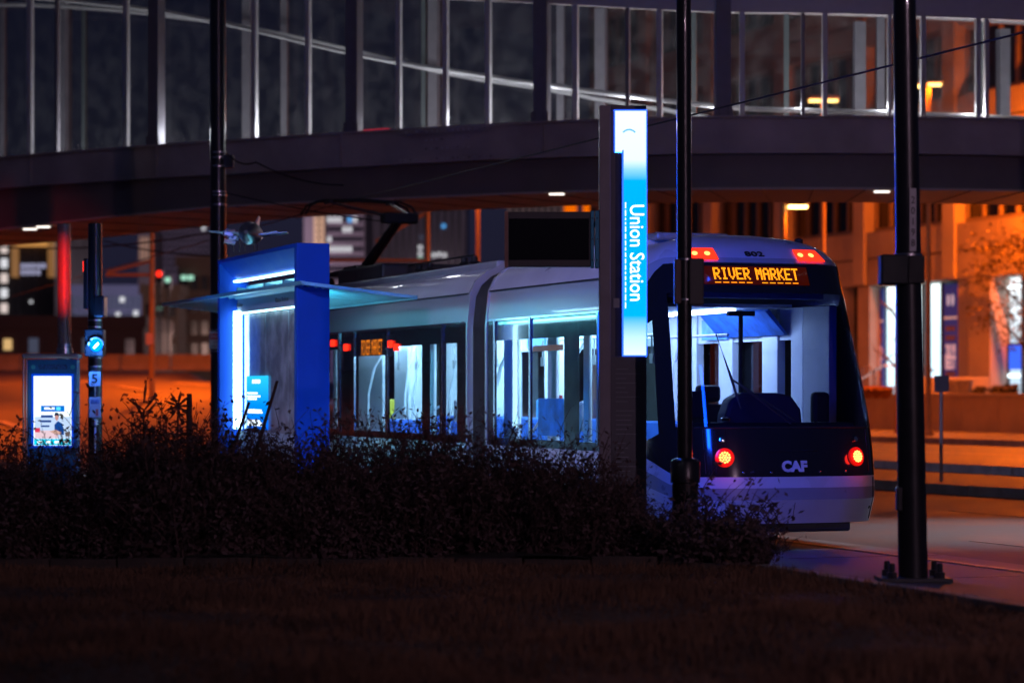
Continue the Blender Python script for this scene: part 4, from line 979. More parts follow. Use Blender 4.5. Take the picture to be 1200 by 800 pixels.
sweep('soffit', mat('soffit_panel', (0.42, 0.36, 0.33), .6, var=.1, scale=2), lambda u: [(.10, ZB(u) - .04), (.10, ZB(u) - .003), (SW, ZB(u) - .003), (SW, ZB(u) - .04)])
sweep('fascia', gd, lambda u: [(SW - .3, ZB(u)), (SW - .3, ZT), (SW - .1, ZT), (SW - .1, ZB(u))])
sweep('floor', gd, lambda u: [(.36, ZT - .2), (.36, ZT - .06), (SW - .31, ZT - .06), (SW - .31, ZT - .2)])
sweep('header', wmull, lambda u: [(.10, ZH(u)), (.10, ZH(u) + .7), (.25, ZH(u) + .7), (.25, ZH(u))])
sweep('header', wmull, lambda u: [(SW - .25, ZH(u) + .42), (SW - .25, ZH(u) + .7), (SW - .1, ZH(u) + .7), (SW - .1, ZH(u) + .42)])
sweep('ceiling', mat('skyway_ceiling', (.3, .29, .28), .7), lambda u: [(.26, ZH(u) + .62), (.26, ZH(u) + .68), (SW - .26, ZH(u) + .68), (SW - .26, ZH(u) + .62)])
sweep('roof', gd, lambda u: [(-.3, ZH(u) + .71), (-.3, ZH(u) + .95), (SW + .3, ZH(u) + .95), (SW + .3, ZH(u) + .71)])
for off in (.5, SW - .5):
    sweep('handrail', mat('rail_paint', (.5, .5, .5), .5, var=0), lambda u: [(off + .045 * math.cos(g), ZR(u) + .045 * math.sin(g)) for g in np.linspace(0, 2 * math.pi, 9)[:-1]], smooth=True)
# soffit joints: dark cross lines
for u in range(-100, 1400, 62):
    a, b = pt(u, .11, ZB(u) - .046), pt(u + 26, SW - .02, ZB(u + 26) - .046)
    MB().tube([a, b], .008, 4).obj('soffit_joint', M['rubber'], SK)
def upright(name, m, u, off, w, dpt, z0, z1, bevel=0.0):
    p = sk_p(u) + sk_n(u) * off - O; t = (sk_p(u + 5) - sk_p(u - 5)).normalized(); n_ = sk_n(u)
    q = [p - t * w / 2, p + t * w / 2, p + t * w / 2 + n_ * dpt, p - t * w / 2 + n_ * dpt]
    return MB().hexa([(a.x, a.y, z0) for a in q], [(a.x, a.y, z1) for a in q]).obj(name, m, SK)
posts = [-55, 180, 412, 633, 848, 1060, 1270]
for u in posts:
    upright('post', pm, u, -.02, .27, .22, ZT + .045, ZH(u) + .72)
    upright('post_plate', pm, u, -.05, .34, .03, ZT + .045, ZT + .22)
    for k in range(6):
        a = pt(u - 5 + (k % 2) * 10, -.055, ZT + .08 + (k // 2) * .05); MB().tube([a, (a[0], a[1] - .02, a[2])], .014, 6).obj('bolt', M['dark_metal'], SK)
    upright('post', pm, u, SW - .3, .22, .2, ZT + .045, ZH(u) + .3)
near_m = [(28, 8), (60, 5), (141, 7.5), (174, 4), (292, 7), (355, 6), (405, 5), (462, 6), (517, 6), (567, 6.5), (626, 4), (671, 6.5), (733, 4.5), (771, 6.5), (838, 4), (870, 6), (942, 4), (968, 6), (1045, 4), (1085, 6), (1150, 6), (1160, 5), (1240, 6), (1310, 6)]
for u, w in near_m:
    dk = u in (60, 174, 733, 942)
    upright('mullion', pm if dk else wmull, u, .13, w * .0158, .09, ZT + .041, ZH(u))
far_m = list(range(-120, 600, 86)) + list(range(640, 1390, 150))
far_mull = mat('skyway_far_mullion', (.09, .11, .11), .5, var=.05)
for k, u in enumerate(far_m): upright('mullion', far_mull if k % 4 else pm, u, SW - .22, .10 if k % 4 else .16, .09, ZT + .041, ZH(u) + .42)
def panes(off, cuts):
    for a, b in zip(cuts[:-1], cuts[1:]):
        if b - a < 14: continue
        p, q = pt(a + 2, off, 0), pt(b - 2, off, 0)
        MB().add([(p[0], p[1], ZT + .05), (q[0], q[1], ZT + .05), (q[0], q[1], ZH(b) - .01 + (.42 if off > 1 else 0)), (p[0], p[1], ZH(a) - .01 + (.42 if off > 1 else 0))], [(0, 1, 2, 3)]).obj('pane', M['sky_glass'], SK, fixn=False)
panes(.19, sorted([u for u, w in near_m] + posts)); M['sky_glass'] = glass('skyway_far_glass', (0.50, 0.50, 0.50), 1.2, 0.03, dirt_haze=0.10, dirt_haze0=.02); panes(SW - .18, far_m)
strip = glow('skyway_strip', (.6, .8, 1.0), .9)
for u in list(range(-120, 1380, 70)):
    a, b = u, u + 55; mb = MB()
    mb.hexa([pt(a, SW - .75, ZH(a) + .52), pt(a, SW - .63, ZH(a) + .52), pt(a, SW - .63, ZH(a) + .57), pt(a, SW - .75, ZH(a) + .57)], [pt(b, SW - .75, ZH(b) + .52), pt(b, SW - .63, ZH(b) + .52), pt(b, SW - .63, ZH(b) + .57), pt(b, SW - .75, ZH(b) + .57)])
    mb.obj('light_strip', strip, SK)
# floor-level lights behind the girder wash the mullions
for u in range(-110, 1400, 105): lamp('floor_lamp', 'POINT', Vector(pt(u, .55, ZT + .25)), (.95, .93, 1.0), 75, .15, parent=SK)
# splice plate with bolts
for v0, v1, u0, u1, out in ((151, 156, 470, 580, -.10), (160, 177, 497, 553, -.02), (183, 190, 470, 582, -.13)):
    d = sk_d(525); a = pt(u0, out, W(0, v1, d).z); b = pt(u1, out, W(0, v1, d).z); h = (v1 - v0) * d / F
    q = MB().hexa([a, b, (b[0], b[1] - .02, b[2]), (a[0], a[1] - .02, a[2])], [(a[0], a[1], a[2] + h), (b[0], b[1], b[2] + h), (b[0], b[1] - .02, b[2] + h), (a[0], a[1] - .02, a[2] + h)]).obj('splice_plate', gm, SK)
    n = int((u1 - u0) / 6)
    for k in range(n):
        for r_ in ((.5,) if h < .15 else (.2, .8)):
            c = Vector(a).lerp(Vector(b), (k + .5) / n); MB().lathe([(.018, -.012), (.018, .012)], (c.x, c.y - .03, c.z + h * r_), 6).obj('bolt', M['steel'], q)
for u in (37, 184, 400, 636, 852, 1065):
    upright('stiffener', gm, u, -.06, .03, .06, ZM, ZT)
EX = MB().hexa([pt(372, 1.6, 6.82), pt(402, 1.6, 6.82), pt(402, 1.68, 6.82), pt(372, 1.68, 6.82)], [pt(372, 1.6, 7.02), pt(402, 1.6, 7.02), pt(402, 1.68, 7.02), pt(372, 1.68, 7.02)]).obj('red_lit_panel', glow('red_panel', (1, .03, .08), .8), SK)
# recessed soffit lights
for u, off in ((18, .4), (38, .3), (648, .2), (1040, .4)):
    a = pt(u, off, ZB(u) - .05); MB().box(a[0] - .14, a[0] + .14, a[1] - .05, a[1] + .05, a[2] - .02, a[2] + .006).obj('soffit_light', glow('soffit_white', (1, .9, .8), 2.0), SK)

# ================================================================== BUILDING ACROSS THE AVENUE
BL = thing('office_building', 'long pale office building across the avenue glowing orange in street light', 'building', FB.o, FB.rz)
stone = mat('facade_stone', (0.42, 0.36, 0.30), .75, var=.12, scale=.6, bump=.2); stone2 = mat('facade_panel', (0.36, 0.30, 0.25), .75, var=.25, scale=.7, bump=.2)
fr_m = mat('window_frame', (0.20, 0.15, 0.11), .5); dk_gl = mat('dark_window', (0.006, 0.007, 0.010), .08, var=0)
def bx(u): return FB.x(u, 0)
X0b, X1b = -26.0, bx(668)
MB().box(X0b, X1b, -14, -1.0, 0.3, 26).obj('core_wall', mat('core_dark', (.05, .045, .04), .8), BL)
bay = 6.0; xp = bx(1008)
starts = [xp + k * bay for k in range(-7, 9)]
fl = [(7.6, 10.1), (12.0, 14.4), (16.2, 18.6), (20.4, 22.8)]
pane_me = {}
for x in starts:
    if x < X0b + .5 or x + bay > X1b: continue
    MB().box(x - .40, x + .40, -.9, .09, 5.65, 26).obj('pier', stone, BL, bevel=.03)
    z_prev = 5.6
    for z0, z1 in fl:
        nz_ = 2
        for q in range(nz_):
            za = z_prev + (z0 - z_prev) * q / nz_ + .03; zb2 = z_prev + (z0 - z_prev) * (q + 1) / nz_ - .03
            for h_ in range(2):
                xa2 = x + .46 + (bay - .92) * h_ / 2 + .025; xb2 = x + .46 + (bay - .92) * (h_ + 1) / 2 - .025
                MB().box(xa2, xb2, -.9, 0.0, za, zb2).obj('wall_panel', stone2, BL)
        wf = MB().box(x + .46, x + bay - .46, -.55, -.35, z0, z0 + .14).box(x + .46, x + bay - .46, -.55, -.35, z1 - .12, z1)
        npn = 5
        for k in range(npn + 1):
            xx = x + .46 + (bay - .92) * k / npn; wf.box(max(x + .46, xx - .06), min(x + bay - .46, xx + .06), -.549, -.351, z0 + .141, z1 - .121)
        w_o = wf.obj('window', fr_m, BL)
        for k in range(npn):
            xx = x + .46 + (bay - .92) * k / npn
            MB().box(xx + .07, xx + (bay - .92) / npn - .07, -.5, -.47, z0 + .15, z1 - .13).obj('pane', dk_gl, w_o)
        z_prev = z1
# ground floor
zfl, zhd = 1.45, 5.6
def gf(name, m, u0, u1, y0, y1, z0, z1, parent=BL, bevel=0): 
    a, b = sorted((FB.x(u0, y1), FB.x(u1, y1))); return MB().box(a, b, y0, y1, z0, z1).obj(name, m, parent, bevel=bevel)
gf('wall_panel', stone, 1235, 1300, -.9, 0, .4, zhd); gf('wall_panel', stone, 1122.5, 1134, -.9, -.1, .4, zhd); gf('pilaster', stone, 1134, 1160, -.9, .12, .4, zhd, bevel=.03)
gf('wall_panel', stone2, 1005, 1019, -.9, 0, .4, zhd); gf('wall_panel', stone2, 690, 988, -.9, 0, .4, zhd)
gf('window', dk_gl, 988.2, 1004.8, -.6, -.5, 1.4, zhd)
lit_w = glow_ramp('lobby_light', [(0, (.55, .80, .95)), (.6, (.62, .88, 1.0)), (1, (.85, 1.0, 1.0))], 1.7, 2, zfl, zhd)
lw = gf('lit_window_wall', lit_w, 1036, 1105, -.75, -.7, zfl, zhd - .02)
for u in (1036, 1059, 1082, 1104.6): 
    xx = FB.x(u, -.6); MB().box(xx - .07, xx + .07, -.69, -.55, zfl, zhd).obj('mullion', M['dark_metal'], BL)
bnm = mat('banner_print', (0.03, 0.06, 0.34), .5, var=.1, emis=(.05, .1, .6), es=.12); bnt = mat('banner_text', (.55, .35, .35), .5, emis=(.9, .5, .5), es=.55); bnl = mat('banner_line', (.6, .4, .35), .5, emis=(.9, .6, .5), es=.3)  # faint emission put into the print so the banners show at night
for u0, u1 in ((1019.5, 1035.5), (1106, 1122)):
    b_ = gf('window_banner', bnm, u0, u1, -.5, -.46, 1.4, zhd - .08); xc = (FB.x(u0, -.46) + FB.x(u1, -.46)) / 2; ww = abs(FB.x(u0, -.46) - FB.x(u1, -.46))
    for k, (t, z, s_) in enumerate((('2019', 3.15, .62), ('BEST', 2.72, .62))): lettering(t, s_, bnt, b_, (xc, -.455, z), (-1, 0, 0), (0, 0, 1), xs=.62 * ww / 1.05, bold=.015)
    for z in (4.28, 1.72): MB().box(xc - ww / 2 + .02, xc + ww / 2 - .02, -.459, -.452, z, z + .09).obj('banner_line', bnl, b_)
    for z in (3.95, 3.62, 2.35, 2.05): MB().box(xc - ww * .36, xc + ww * .36, -.459, -.452, z - .09, z + .09).obj('banner_line', mat('banner_small', (.3, .2, .35), .5, var=.5, scale=9), b_)
    for q in (-.16, .16): MB().prism([(xc + q * ww + .1 * math.cos(g), 4.95 + .22 * math.sin(g)) for g in np.linspace(0, 2 * math.pi, 11)[:-1]], -.459, -.452, 'y').obj('banner_logo', mat('banner_white', (.6, .6, .7), .5, emis=(.8, .8, 1), es=.3), b_)
# storefront at the right
sf = glow_ramp('shop_light', [(0, (.40, .52, .62)), (.45, (.38, .50, .66)), (.52, (.32, .34, .36)), (.62, (.60, .68, .74)), (1, (.85, .92, .95))], 1.5, 2, zfl, zhd)
gf('lit_window_wall', sf, 1160.5, 1234, -.75, -.7, zfl, zhd)
for u in (1161, 1167, 1180, 1199, 1217): xx = FB.x(u, -.6); MB().box(xx - .05, xx + .05, -.69, -.55, zfl, 3.3 if u in (1180,) else zhd).obj('mullion', M['dark_metal'], BL)
a, b = sorted((FB.x(1160.5, -.6), FB.x(1234, -.6))); MB().box(a, b, -.68, -.56, 3.3, 3.38).obj('transom', M['dark_metal'], BL)
x_, z_ = FB.at(1186, 412, -.6); MB().box(x_ - .5, x_ + .2, -.66, -.62, z_ - .6, z_ + .3).obj('shop_poster', glow('shop_blue', (.05, .15, 1.0), 1.0), BL)
for u, v in ((1170, 337), (1186, 336), (1185, 440)):
    x_, z_ = FB.at(u, v, -.6); MB().box(x_ - .45, x_ + .45, -.66, -.6, z_ - .06, z_ + .06).obj('shop_lamp', glow('shop_white', (.8, .95, 1.0), 2.5), BL)
gf('canopy', stone2, 1122, 1235, 0.31, .5, zhd - .0, zhd + .12)
# terrace wall of panels
TW = thing('planter_wall', 'low orange-lit concrete planter wall of square panels along the far sidewalk', 'wall', FB.w(0, yB(83), .45), FB.rz)
fw = Frame(FB.w(0, yB(83), 0), -700)
cuts = [fw.x(u) for u in (1420, 1372, 1330, 1290, 1251, 1212, 1170, 1127, 1090, 1056, 1023, 992, 962, 935, 910)]
wall_m = mat('planter_concrete', (.34, .27, .21), .85, var=.15, scale=1.2, bump=.3)
for a, b in zip(cuts[:-1], cuts[1:]): MB().box(min(a, b) + .012, max(a, b) - .012, -.25, 0, 0, 1.14).obj('wall_panel', wall_m, TW)
MB().box(min(cuts), max(cuts), -.28, .03, 1.141, 1.23).obj('coping', mat('coping_stone', (.45, .38, .3), .8, var=.15, scale=2, bump=.3), TW, bevel=.015)
sl_ = MB().box(min(cuts) - 2, max(cuts) + 10, 1.0 + 0, yB(83) - .28, .45, 1.5).obj('terrace', M['concrete']); sl_.location = FB.o; sl_.rotation_euler = (0, 0, FB.rz); tag(sl_, kind='structure')
# bench-like block, concrete planters, small plants on the terrace
def tpos(u, d): p = W(u, V0, d); return (p.x, p.y, 1.5)
o = MB().prism([(-1.45, 0), (.95, 0), (.95, .72), (-1.45, .72), (-1.45, .56)], -.4, .4, 'y').obj('terrace_block', stone, bevel=.03); o.location = tpos(1123, 86.5); o.rotation_euler = (0, 0, R(8))
tag(o, 'pale orange-lit stone block on the terrace behind the planter wall', 'block')
o = MB().lathe([(.34, 0), (.36, .05), (.46, .55), (.48, .6), (.42, .6), (.38, .5), (.02, .48)], n=20).obj('planter_pot', mat('pot_grey', (.3, .27, .25), .7, var=.2), None, True); o.location = tpos(1124, 84.6); tag(o, 'grey round planter pot standing in front of the stone block', 'planter')
def tuft(name, label, u, d, h, w, m, n, group=None, z=None):
    rr = random.Random(int(u * 7)); mb = MB()
    for k in range(n):
        g = rr.uniform(0, 6.28); l = rr.uniform(.3, 1) * w; hh = h * rr.uniform(.5, 1); a = Vector((math.cos(g), math.sin(g), 0)); s_ = Vector((-a.y, a.x, 0)) * .05
        b0 = a * l * .15; p1 = a * l * .6 + Vector((0, 0, hh)); p2 = a * l + Vector((0, 0, hh * .75))
        mb.add([b0 - s_, b0 + s_, p1 + s_, p1 - s_, p2], [(0, 1, 2, 3), (3, 2, 4)])
    o = mb.obj(name, m, None, fixn=False); p = tpos(u, d); o.location = p if z is None else (p[0], p[1], z); return tag(o, label, 'plant', group)
pl_m = mat('terrace_leaf', (.05, .04, .02), .8, var=.4); mum = mat('autumn_leaf', (.25, .10, .03), .8, var=.5, scale=10)
tuft('small_plant', 'spiky dark plant on the terrace right of the planter pot', 1147, 84.2, .42, .4, pl_m, 60)
tuft('small_plant', 'wide low dark shrub in front of the lit shop window', 1172, 84.2, .45, .8, pl_m, 130)
tuft('small_plant', 'low dark plant at the right end of the planter wall', 1186, 84.2, .5, .45, pl_m, 80)
for u, l_ in ((1017, 'rusty autumn plant right beside the tail of the streetcar'), (1027, 'rounded rusty autumn plant under the left window banner'), (1037, 'small rusty autumn plant left of the black pole')): tuft('flower_clump', l_, u, 83.9, .42, .55, mum, 160)
# handrail with stair rail
hr = MB()
a, b = W(1008, 445, 85), W(1035, 428, 86); hr.tube([a, b], .045, 8); 
for q in (W(1010, 430, 85.5), ): 
    hr.tube([(q.x, q.y, 1.5), q + Vector((.0, 0, 0)), q + Vector((.25, 0, .06)), q + Vector((.4, 0, -.1)), (q.x + .4, q.y, 1.5)], .04, 8)
hr.tube([W(1036, 428, 86), W(1052, 430, 86), W(1053, 452, 86)], .03, 8)
tag(hr.obj('handrail', M['steel'], None, True), 'metal stair handrail between the streetcar and the black pole', 'handrail')
# sign post on the median
p = W(1103, V0, 45.5); SPS = thing('sign_post', 'thin grey signpost with a small square sign seen from behind', 'sign', (p.x, p.y, .15))
zt2 = W(0, 440, 45.5).z - .15; MB().tube([(0, 0, 0), (0, 0, zt2)], .032, 8).obj('post', mat('post_grey', (.25, .24, .26), .5, .4), SPS, True)
MB().box(-.13, .13, -.05, -.035, zt2 - .29, zt2 + .0).obj('sign_plate', mat('sign_back_grey', (.07, .07, .10), .5), SPS, bevel=.006)

# ================================================================== STREET LAMPS (sodium)
SOD = (1.0, .21, .006)
sod_g = glow('sodium_lamp', (1.0, .55, .15), 14); orange_pole = mat('lamp_pole_paint', (.35, .25, .15), .5, .2, var=.1)
def street_lamp(label, u, d, v_top, heads, power, zb=0.3, col=(1.0, .145, .002), w=.09, light=True, name='street_lamp', globe=False):
    p = W(u, V0, d); zt = W(0, v_top, d).z - zb; o = thing(name, label, 'street lamp', (p.x, d, zb), 0, 'sodium street lamps along the avenue')
    MB().tube([(0, 0, 0), (0, 0, zt)], [w, w * .7], 10).obj('pole', orange_pole, o, True); MB().lathe([(w * 1.8, 0), (w * 1.8, .25), (w * 1.1, .35)], n=12).obj('base', orange_pole, o, True)
    for (du, dv) in heads:
        hx, hz = du * d / F, zt - dv * d / F
        MB().tube([(0, 0, zt - .05), (hx * .5, 0, hz + .12), (hx, 0, hz + .08)], .045, 8).obj('arm', orange_pole, o, True)
        h = MB().prism([(hx - .26, hz), (hx + .26, hz), (hx + .22, hz + .13), (hx - .18, hz + .13)], -.18, .18, 'y').obj('lamp_head', orange_pole, o, bevel=.03)
        MB().box(hx - .19, hx + .19, -.14, .14, hz - .07, hz - .003).obj('lens', sod_g, h)
        if light: lamp('lamp_light', 'POINT' if globe else 'SPOT', (hx, 0, hz - .2), col, power, .2, angle=166, blend=.5, parent=o)
    return o
street_lamp('orange lamp on a short pole rising just behind the streetcar roof', 918, 74, 232, [(14, 9), (20, 9)], 160, w=.13)
street_lamp('tall orange lamp post behind the thick black pole', 1088, 74, 96, [(-14, 4), (7, 2)], 750, w=.085, globe=True)
street_lamp('orange lamp seen through the footbridge glass left of the black pole', 965, 86, 114, [(-10, 3), (10, 3)], 350, zb=.45, globe=True)
street_lamp('orange street lamp beyond the right end of the planter wall', 1236, 82.2, 165, [(-18, 3)], 7000, zb=.45, globe=True)
street_lamp('unseen short orange lamp added beyond the right edge to warm the soffit', 1285, 58, 322, [(-14, 2)], 900, zb=.3, globe=True)  # added out of view to warm the footbridge soffit
street_lamp('orange street lamp beside the climbing avenue at the far left', -95, 78, 160, [(40, 3)], 6000, zb=1.0, col=(1.0, .115, .0))
street_lamp('orange street lamp standing behind the dark pole at the shelter', 254, 108, 186, [(-40, 3)], 15000, zb=2.1, col=(1.0, .115, .0))
street_lamp('orange street lamp hidden beyond the middle of the footbridge', 560, 100, 182, [(-30, 3), (30, 3)], 1500, zb=1.4)

# cool lamp lighting the near road and a mauve one behind the camera
def led_lamp(label, p, zb, h, tgt, col, power, ang):
    o = thing('street_lamp', label, 'street lamp', (p[0], p[1], zb)); MB().tube([(0, 0, 0), (0, 0, h)], [.1, .07], 12).obj('pole', M['black_metal'], o, True)
    MB().prism([(-.5, h), (.5, h), (.5, h + .06), (-.5, h + .1)], -.15, .15, 'y').obj('lamp_head', M['dark_metal'], o); MB().box(-.4, .4, -.12, .12, h - .02, h - .002).obj('lens', glow('led_lens', (.9, .95, 1), 6), o)
    lamp('lamp_light', 'SPOT', Vector((p[0], p[1], zb + h - .1)), col, power, .15, target=tgt, angle=ang, blend=.9)
    return o
led_lamp('black lamp post lighting the road from beyond the right edge', (10.5, 33.0, 0), .0, 8, (6.4, 32.0, 0), (.70, .86, 1.0), 7500, 50)
led_lamp('black lamp post standing on the lawn behind the viewpoint', (13.0, -6.0, 0), .0, 10, (1.0, 34.0, 3.0), (.95, .60, .85), 8500, 60)
led_lamp('black lamp post left of the view shining across the platform', (-10.0, 17.0, 0), .0, 8.5, (-.6, 33.0, 1.8), (.55, .52, 1.0), 17000, 33)
# ================================================================== BARRIER, FAR CITY
BD = 128.0
bz = rise(W(60, V0, BD).x, BD); BR = thing('concrete_barrier', 'long concrete barrier along the top of the orange-lit avenue', 'barrier', (W(60, V0, BD).x, BD, bz))
segp = [(-.3, 0), (.3, 0), (.3, .08), (.16, .28), (.1, .80), (-.1, .80), (-.16, .28), (-.3, .08)]
x = -9.0
while x < 12:
    o = MB().prism(segp, 0.03, 2.45, 'x').obj('barrier_segment', M['concrete'], BR, bevel=.015); o.location = (x, .05 * math.sin(x), 0); x += 2.5
def tower(label, u0, u1, v0, v1, d, col, dep=20, name='tower_block', rough=.8):
    a = W(u0, v1, d); b = W(u1, v0, d); c = (a.x + b.x) / 2; o = thing(name, label, 'building', (c, d, a.z))
    w = (b.x - a.x) / 2; h = b.z - a.z
    MB().box(-w, w, 0, dep, -8, h).obj('wall', mat('wall_' + label[:24], col, rough, var=.15, scale=.2), o); MB().box(-w - .2, w + .2, -.2, dep, h, h + .8).obj('parapet', mat('wall_' + label[:24], col), o)
    def loc(u, v): p = W(u, v, d); return p.x - c, p.z - a.z
    return o, loc, w, h
def pane_at(o, loc, u0, v0, u1, v1, m, name='window', lift=.15):
    a = loc(u0, v1); b = loc(u1, v0); return MB().box(a[0], b[0], -lift, -.01, a[1], b[1]).obj(name, m, o)
win_w = glow('city_white', (.85, .85, .9), .75); win_y = glow('city_yellow', (1.0, .62, .25), .6); win_b = glow('city_blue', (.1, .45, 1.0), .9); win_dim = glow('city_dim', (.45, .5, .8), .10); win_dk = mat('city_dark_glass', (.01, .011, .018), .2, var=0); win_g = glow('city_green', (.5, 1.0, .75), .7)
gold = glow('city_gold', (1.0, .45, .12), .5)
# uplit tower at far left
o, loc, w, h = tower('dark tower with golden uplit columns at the far left', -40, 64, 266, 392, 300, (.05, .04, .04), 30)
for k in range(7): pane_at(o, loc, 1, 268 + k * 17.5, 9, 279 + k * 17.5, win_w if k in (2, 4) else glow('city_pale', (.9, .75, .7), .7))
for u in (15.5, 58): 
    MB().prism([(loc(u, 0)[0], loc(0, 325)[1]), (loc(u + 7, 0)[0], loc(0, 325)[1]), (loc(u + 7, 0)[0], loc(0, 270)[1]), (loc(u, 0)[0], loc(0, 270)[1])], -1.2, -.01, 'y').obj('column', mat('uplit_column', (.5, .35, .2), .7, emis=(1, .45, .12), es=.18), o)  # uplighting put into the columns as emission
pane_at(o, loc, 22, 283, 60, 289, gold, 'cornice', .8); pane_at(o, loc, 16, 267, 21, 275, win_y); pane_at(o, loc, 59, 266, 66, 277, win_y)  # cornice emits gold in place of light falling on it
for k in range(5): pane_at(o, loc, 25 + k * 6, 309, 29.5 + k * 6, 314, glow('city_lav', (.6, .6, .9), .5)); 
for k in range(4): pane_at(o, loc, 25 + k * 6, 316, 29 + k * 6, 322, glow('city_lav', (.6, .6, .9), .5))
for u in (23, 42, 57): pane_at(o, loc, u, 290, u + 1.2, 385, mat('city_pier', (.12, .10, .10), .8), 'pier', .5)
for u, v in ((25, 373), (33, 376), (37, 379), (41, 381), (35, 352)): pane_at(o, loc, u, v, u + 3, v + 3, win_w)
# brick low building
o, loc, w, h = tower('low dark brick building behind the concrete barrier', -40, 168, 384, 432, 170, (.07, .03, .028), 14, 'brick_building')
pane_at(o, loc, 4.5, 397, 14, 410, win_y); pane_at(o, loc, 4.5, 420, 12, 426, glow('city_amber', (1, .55, .05), .7)); pane_at(o, loc, 34, 396, 45, 414, win_dim); pane_at(o, loc, 97, 396, 108, 414, win_dim); pane_at(o, loc, 147, 397, 158, 415, win_dk)
for u in (4, 33.5, 96.5, 146.5): pane_at(o, loc, u, 415 if u > 5 else 411, u + 12, 417 if u > 5 else 413, mat('sill_stone', (.2, .15, .14), .8), 'sill', .3)
# lavender lit low block
o, loc, w, h = tower('lavender lit low block between the two poles at left', 84, 192, 343, 392, 260, (.16, .16, .26), 16)
for k in range(17): pane_at(o, loc, 86 + k * 6.2, 347, 89 + k * 6.2, 362, win_dim); pane_at(o, loc, 86 + k * 6.2, 366, 89 + k * 6.2, 380, win_dim)
for u, v in ((87, 372), (136, 366), (157, 364), (141, 348), (163, 381)): pane_at(o, loc, u, v, u + 5, v + 6, win_w, lift=.3)
# white gridded tower
o, loc, w, h = tower('pale office tower with a grid of windows behind the dark pole', 178, 250, 225, 345, 600, (.20, .18, .24), 30)
for r_ in range(9):
    for c in range(11): pane_at(o, loc, 182 + c * 6.1, 258 + r_ * 7.2, 185.4 + c * 6.1, 262.4 + r_ * 7.2, win_w if (r_, c) in ((0, 10), (1, 9)) else win_dk)
o, loc, w, h = tower('slender tower with a warm lit crown beside the pale tower', 162, 177, 275, 360, 560, (.14, .11, .12), 20)
for k in range(3): pane_at(o, loc, 164 + k * 4, 278, 166.5 + k * 4, 305, glow('city_warm', (1, .55, .4), .25))
# brick blocks
o, loc, w, h = tower('brown brick warehouse with tall windows above the barrier', 166, 209, 345, 440, 200, (.09, .065, .055), 14, 'brick_building')
for r_ in range(3):
    for c in range(3): pane_at(o, loc, 171 + c * 13, 356 + r_ * 24, 180 + c * 13, 371 + r_ * 24, win_dk)
pane_at(o, loc, 186, 360, 189, 363, win_g, lift=.4)
o, loc, w, h = tower('taller dark brick warehouse behind the shelter canopy', 208.5, 262, 312, 440, 205, (.07, .042, .036), 14, 'brick_building')
for r_ in range(4):
    for c in range(4): pane_at(o, loc, 212 + c * 12, 324 + r_ * 26, 220 + c * 12, 340 + r_ * 26, win_dk)
for k in range(2): pane_at(o, loc, 163 + k * 8 + 50, 323, 169 + k * 8 + 50, 328, win_g, lift=.5)
# towers behind the pantograph
o, loc, w, h = tower('grey tower with rows of lit windows behind the pantograph', 356, 427, 205, 400, 500, (.13, .11, .13), 30)
pane_at(o, loc, 368, 215, 380, 340, mat('lit_shaft', (.4, .3, .18), .7, emis=(1, .6, .25), es=.12), 'stair_shaft', .5)  # shaft emission stands in for yellow light on its wall
for k in range(7): pane_at(o, loc, 372.5, 247 + k * 7.4, 375, 251 + k * 7.4, win_dk, lift=.7)
for c in range(7):
    for r_ in range(8): pane_at(o, loc, 384 + c * 6, 243 + r_ * 11.5, 388 + c * 6, 249 + r_ * 11.5, win_w if (c, r_) in ((0, 1), (1, 1), (2, 1), (0, 3), (3, 2), (4, 2), (0, 4), (1, 4), (2, 4), (4, 4), (3, 4), (5, 1)) else (win_b if (c, r_) == (4, 1) else win_dk), lift=.3)
o, loc, w, h = tower('wide pale tower with dark window stripes right of the pantograph', 424, 546, 205, 400, 540, (.19, .17, .20), 30)
for c in range(12):
    pane_at(o, loc, 446 + c * 8.2, 236, 449.5 + c * 8.2, 345, win_dk, 'window_strip')
for u, v, m_ in ((490.5, 288, win_w), (490.5, 295.5, win_w), (490.5, 302, win_g), (506.5, 297, win_w), (512.5, 296, win_w), (519, 297, win_w), (518, 263, win_b), (492, 276, win_dim)): pane_at(o, loc, u, v, u + 4, v + 4, m_, lift=.4)
o, loc, w, h = tower('grey striped block glimpsed below the footbridge beside the display', 594, 668, 215, 420, 230, (.16, .14, .15), 16)
for c in range(9): pane_at(o, loc, 600 + c * 7.5, 232, 603 + c * 7.5, 330, win_dk, 'window_strip')
for u in (661, 683): pane_at(o, loc, u, 235, u + 15, 250, glow('orange_lit_wall', (1, .16, .0), .75), 'lit_window_wall', .3)  # glowing panels stand in for orange-lit wall, not windows
for nm, p, c, pw in (('city_fill', W(470, 330, 430), (1, .72, .9), 45000), ('city_fill', W(215, 352, 480), (1, .75, .95), 60000), ('city_fill', W(120, 395, 235), (.8, .75, 1), 9000), ('city_fill', W(635, 330, 200), (1, .7, .7), 9000), ('city_fill', W(190, 400, 185), (1, .6, .5), 2500), ('city_fill', W(75, 418, 150), (1, .6, .6), 1500)):
    lamp(nm, 'POINT', p, c, pw, 2.0)  # added bare point lights, out of sight, to brighten the far buildings
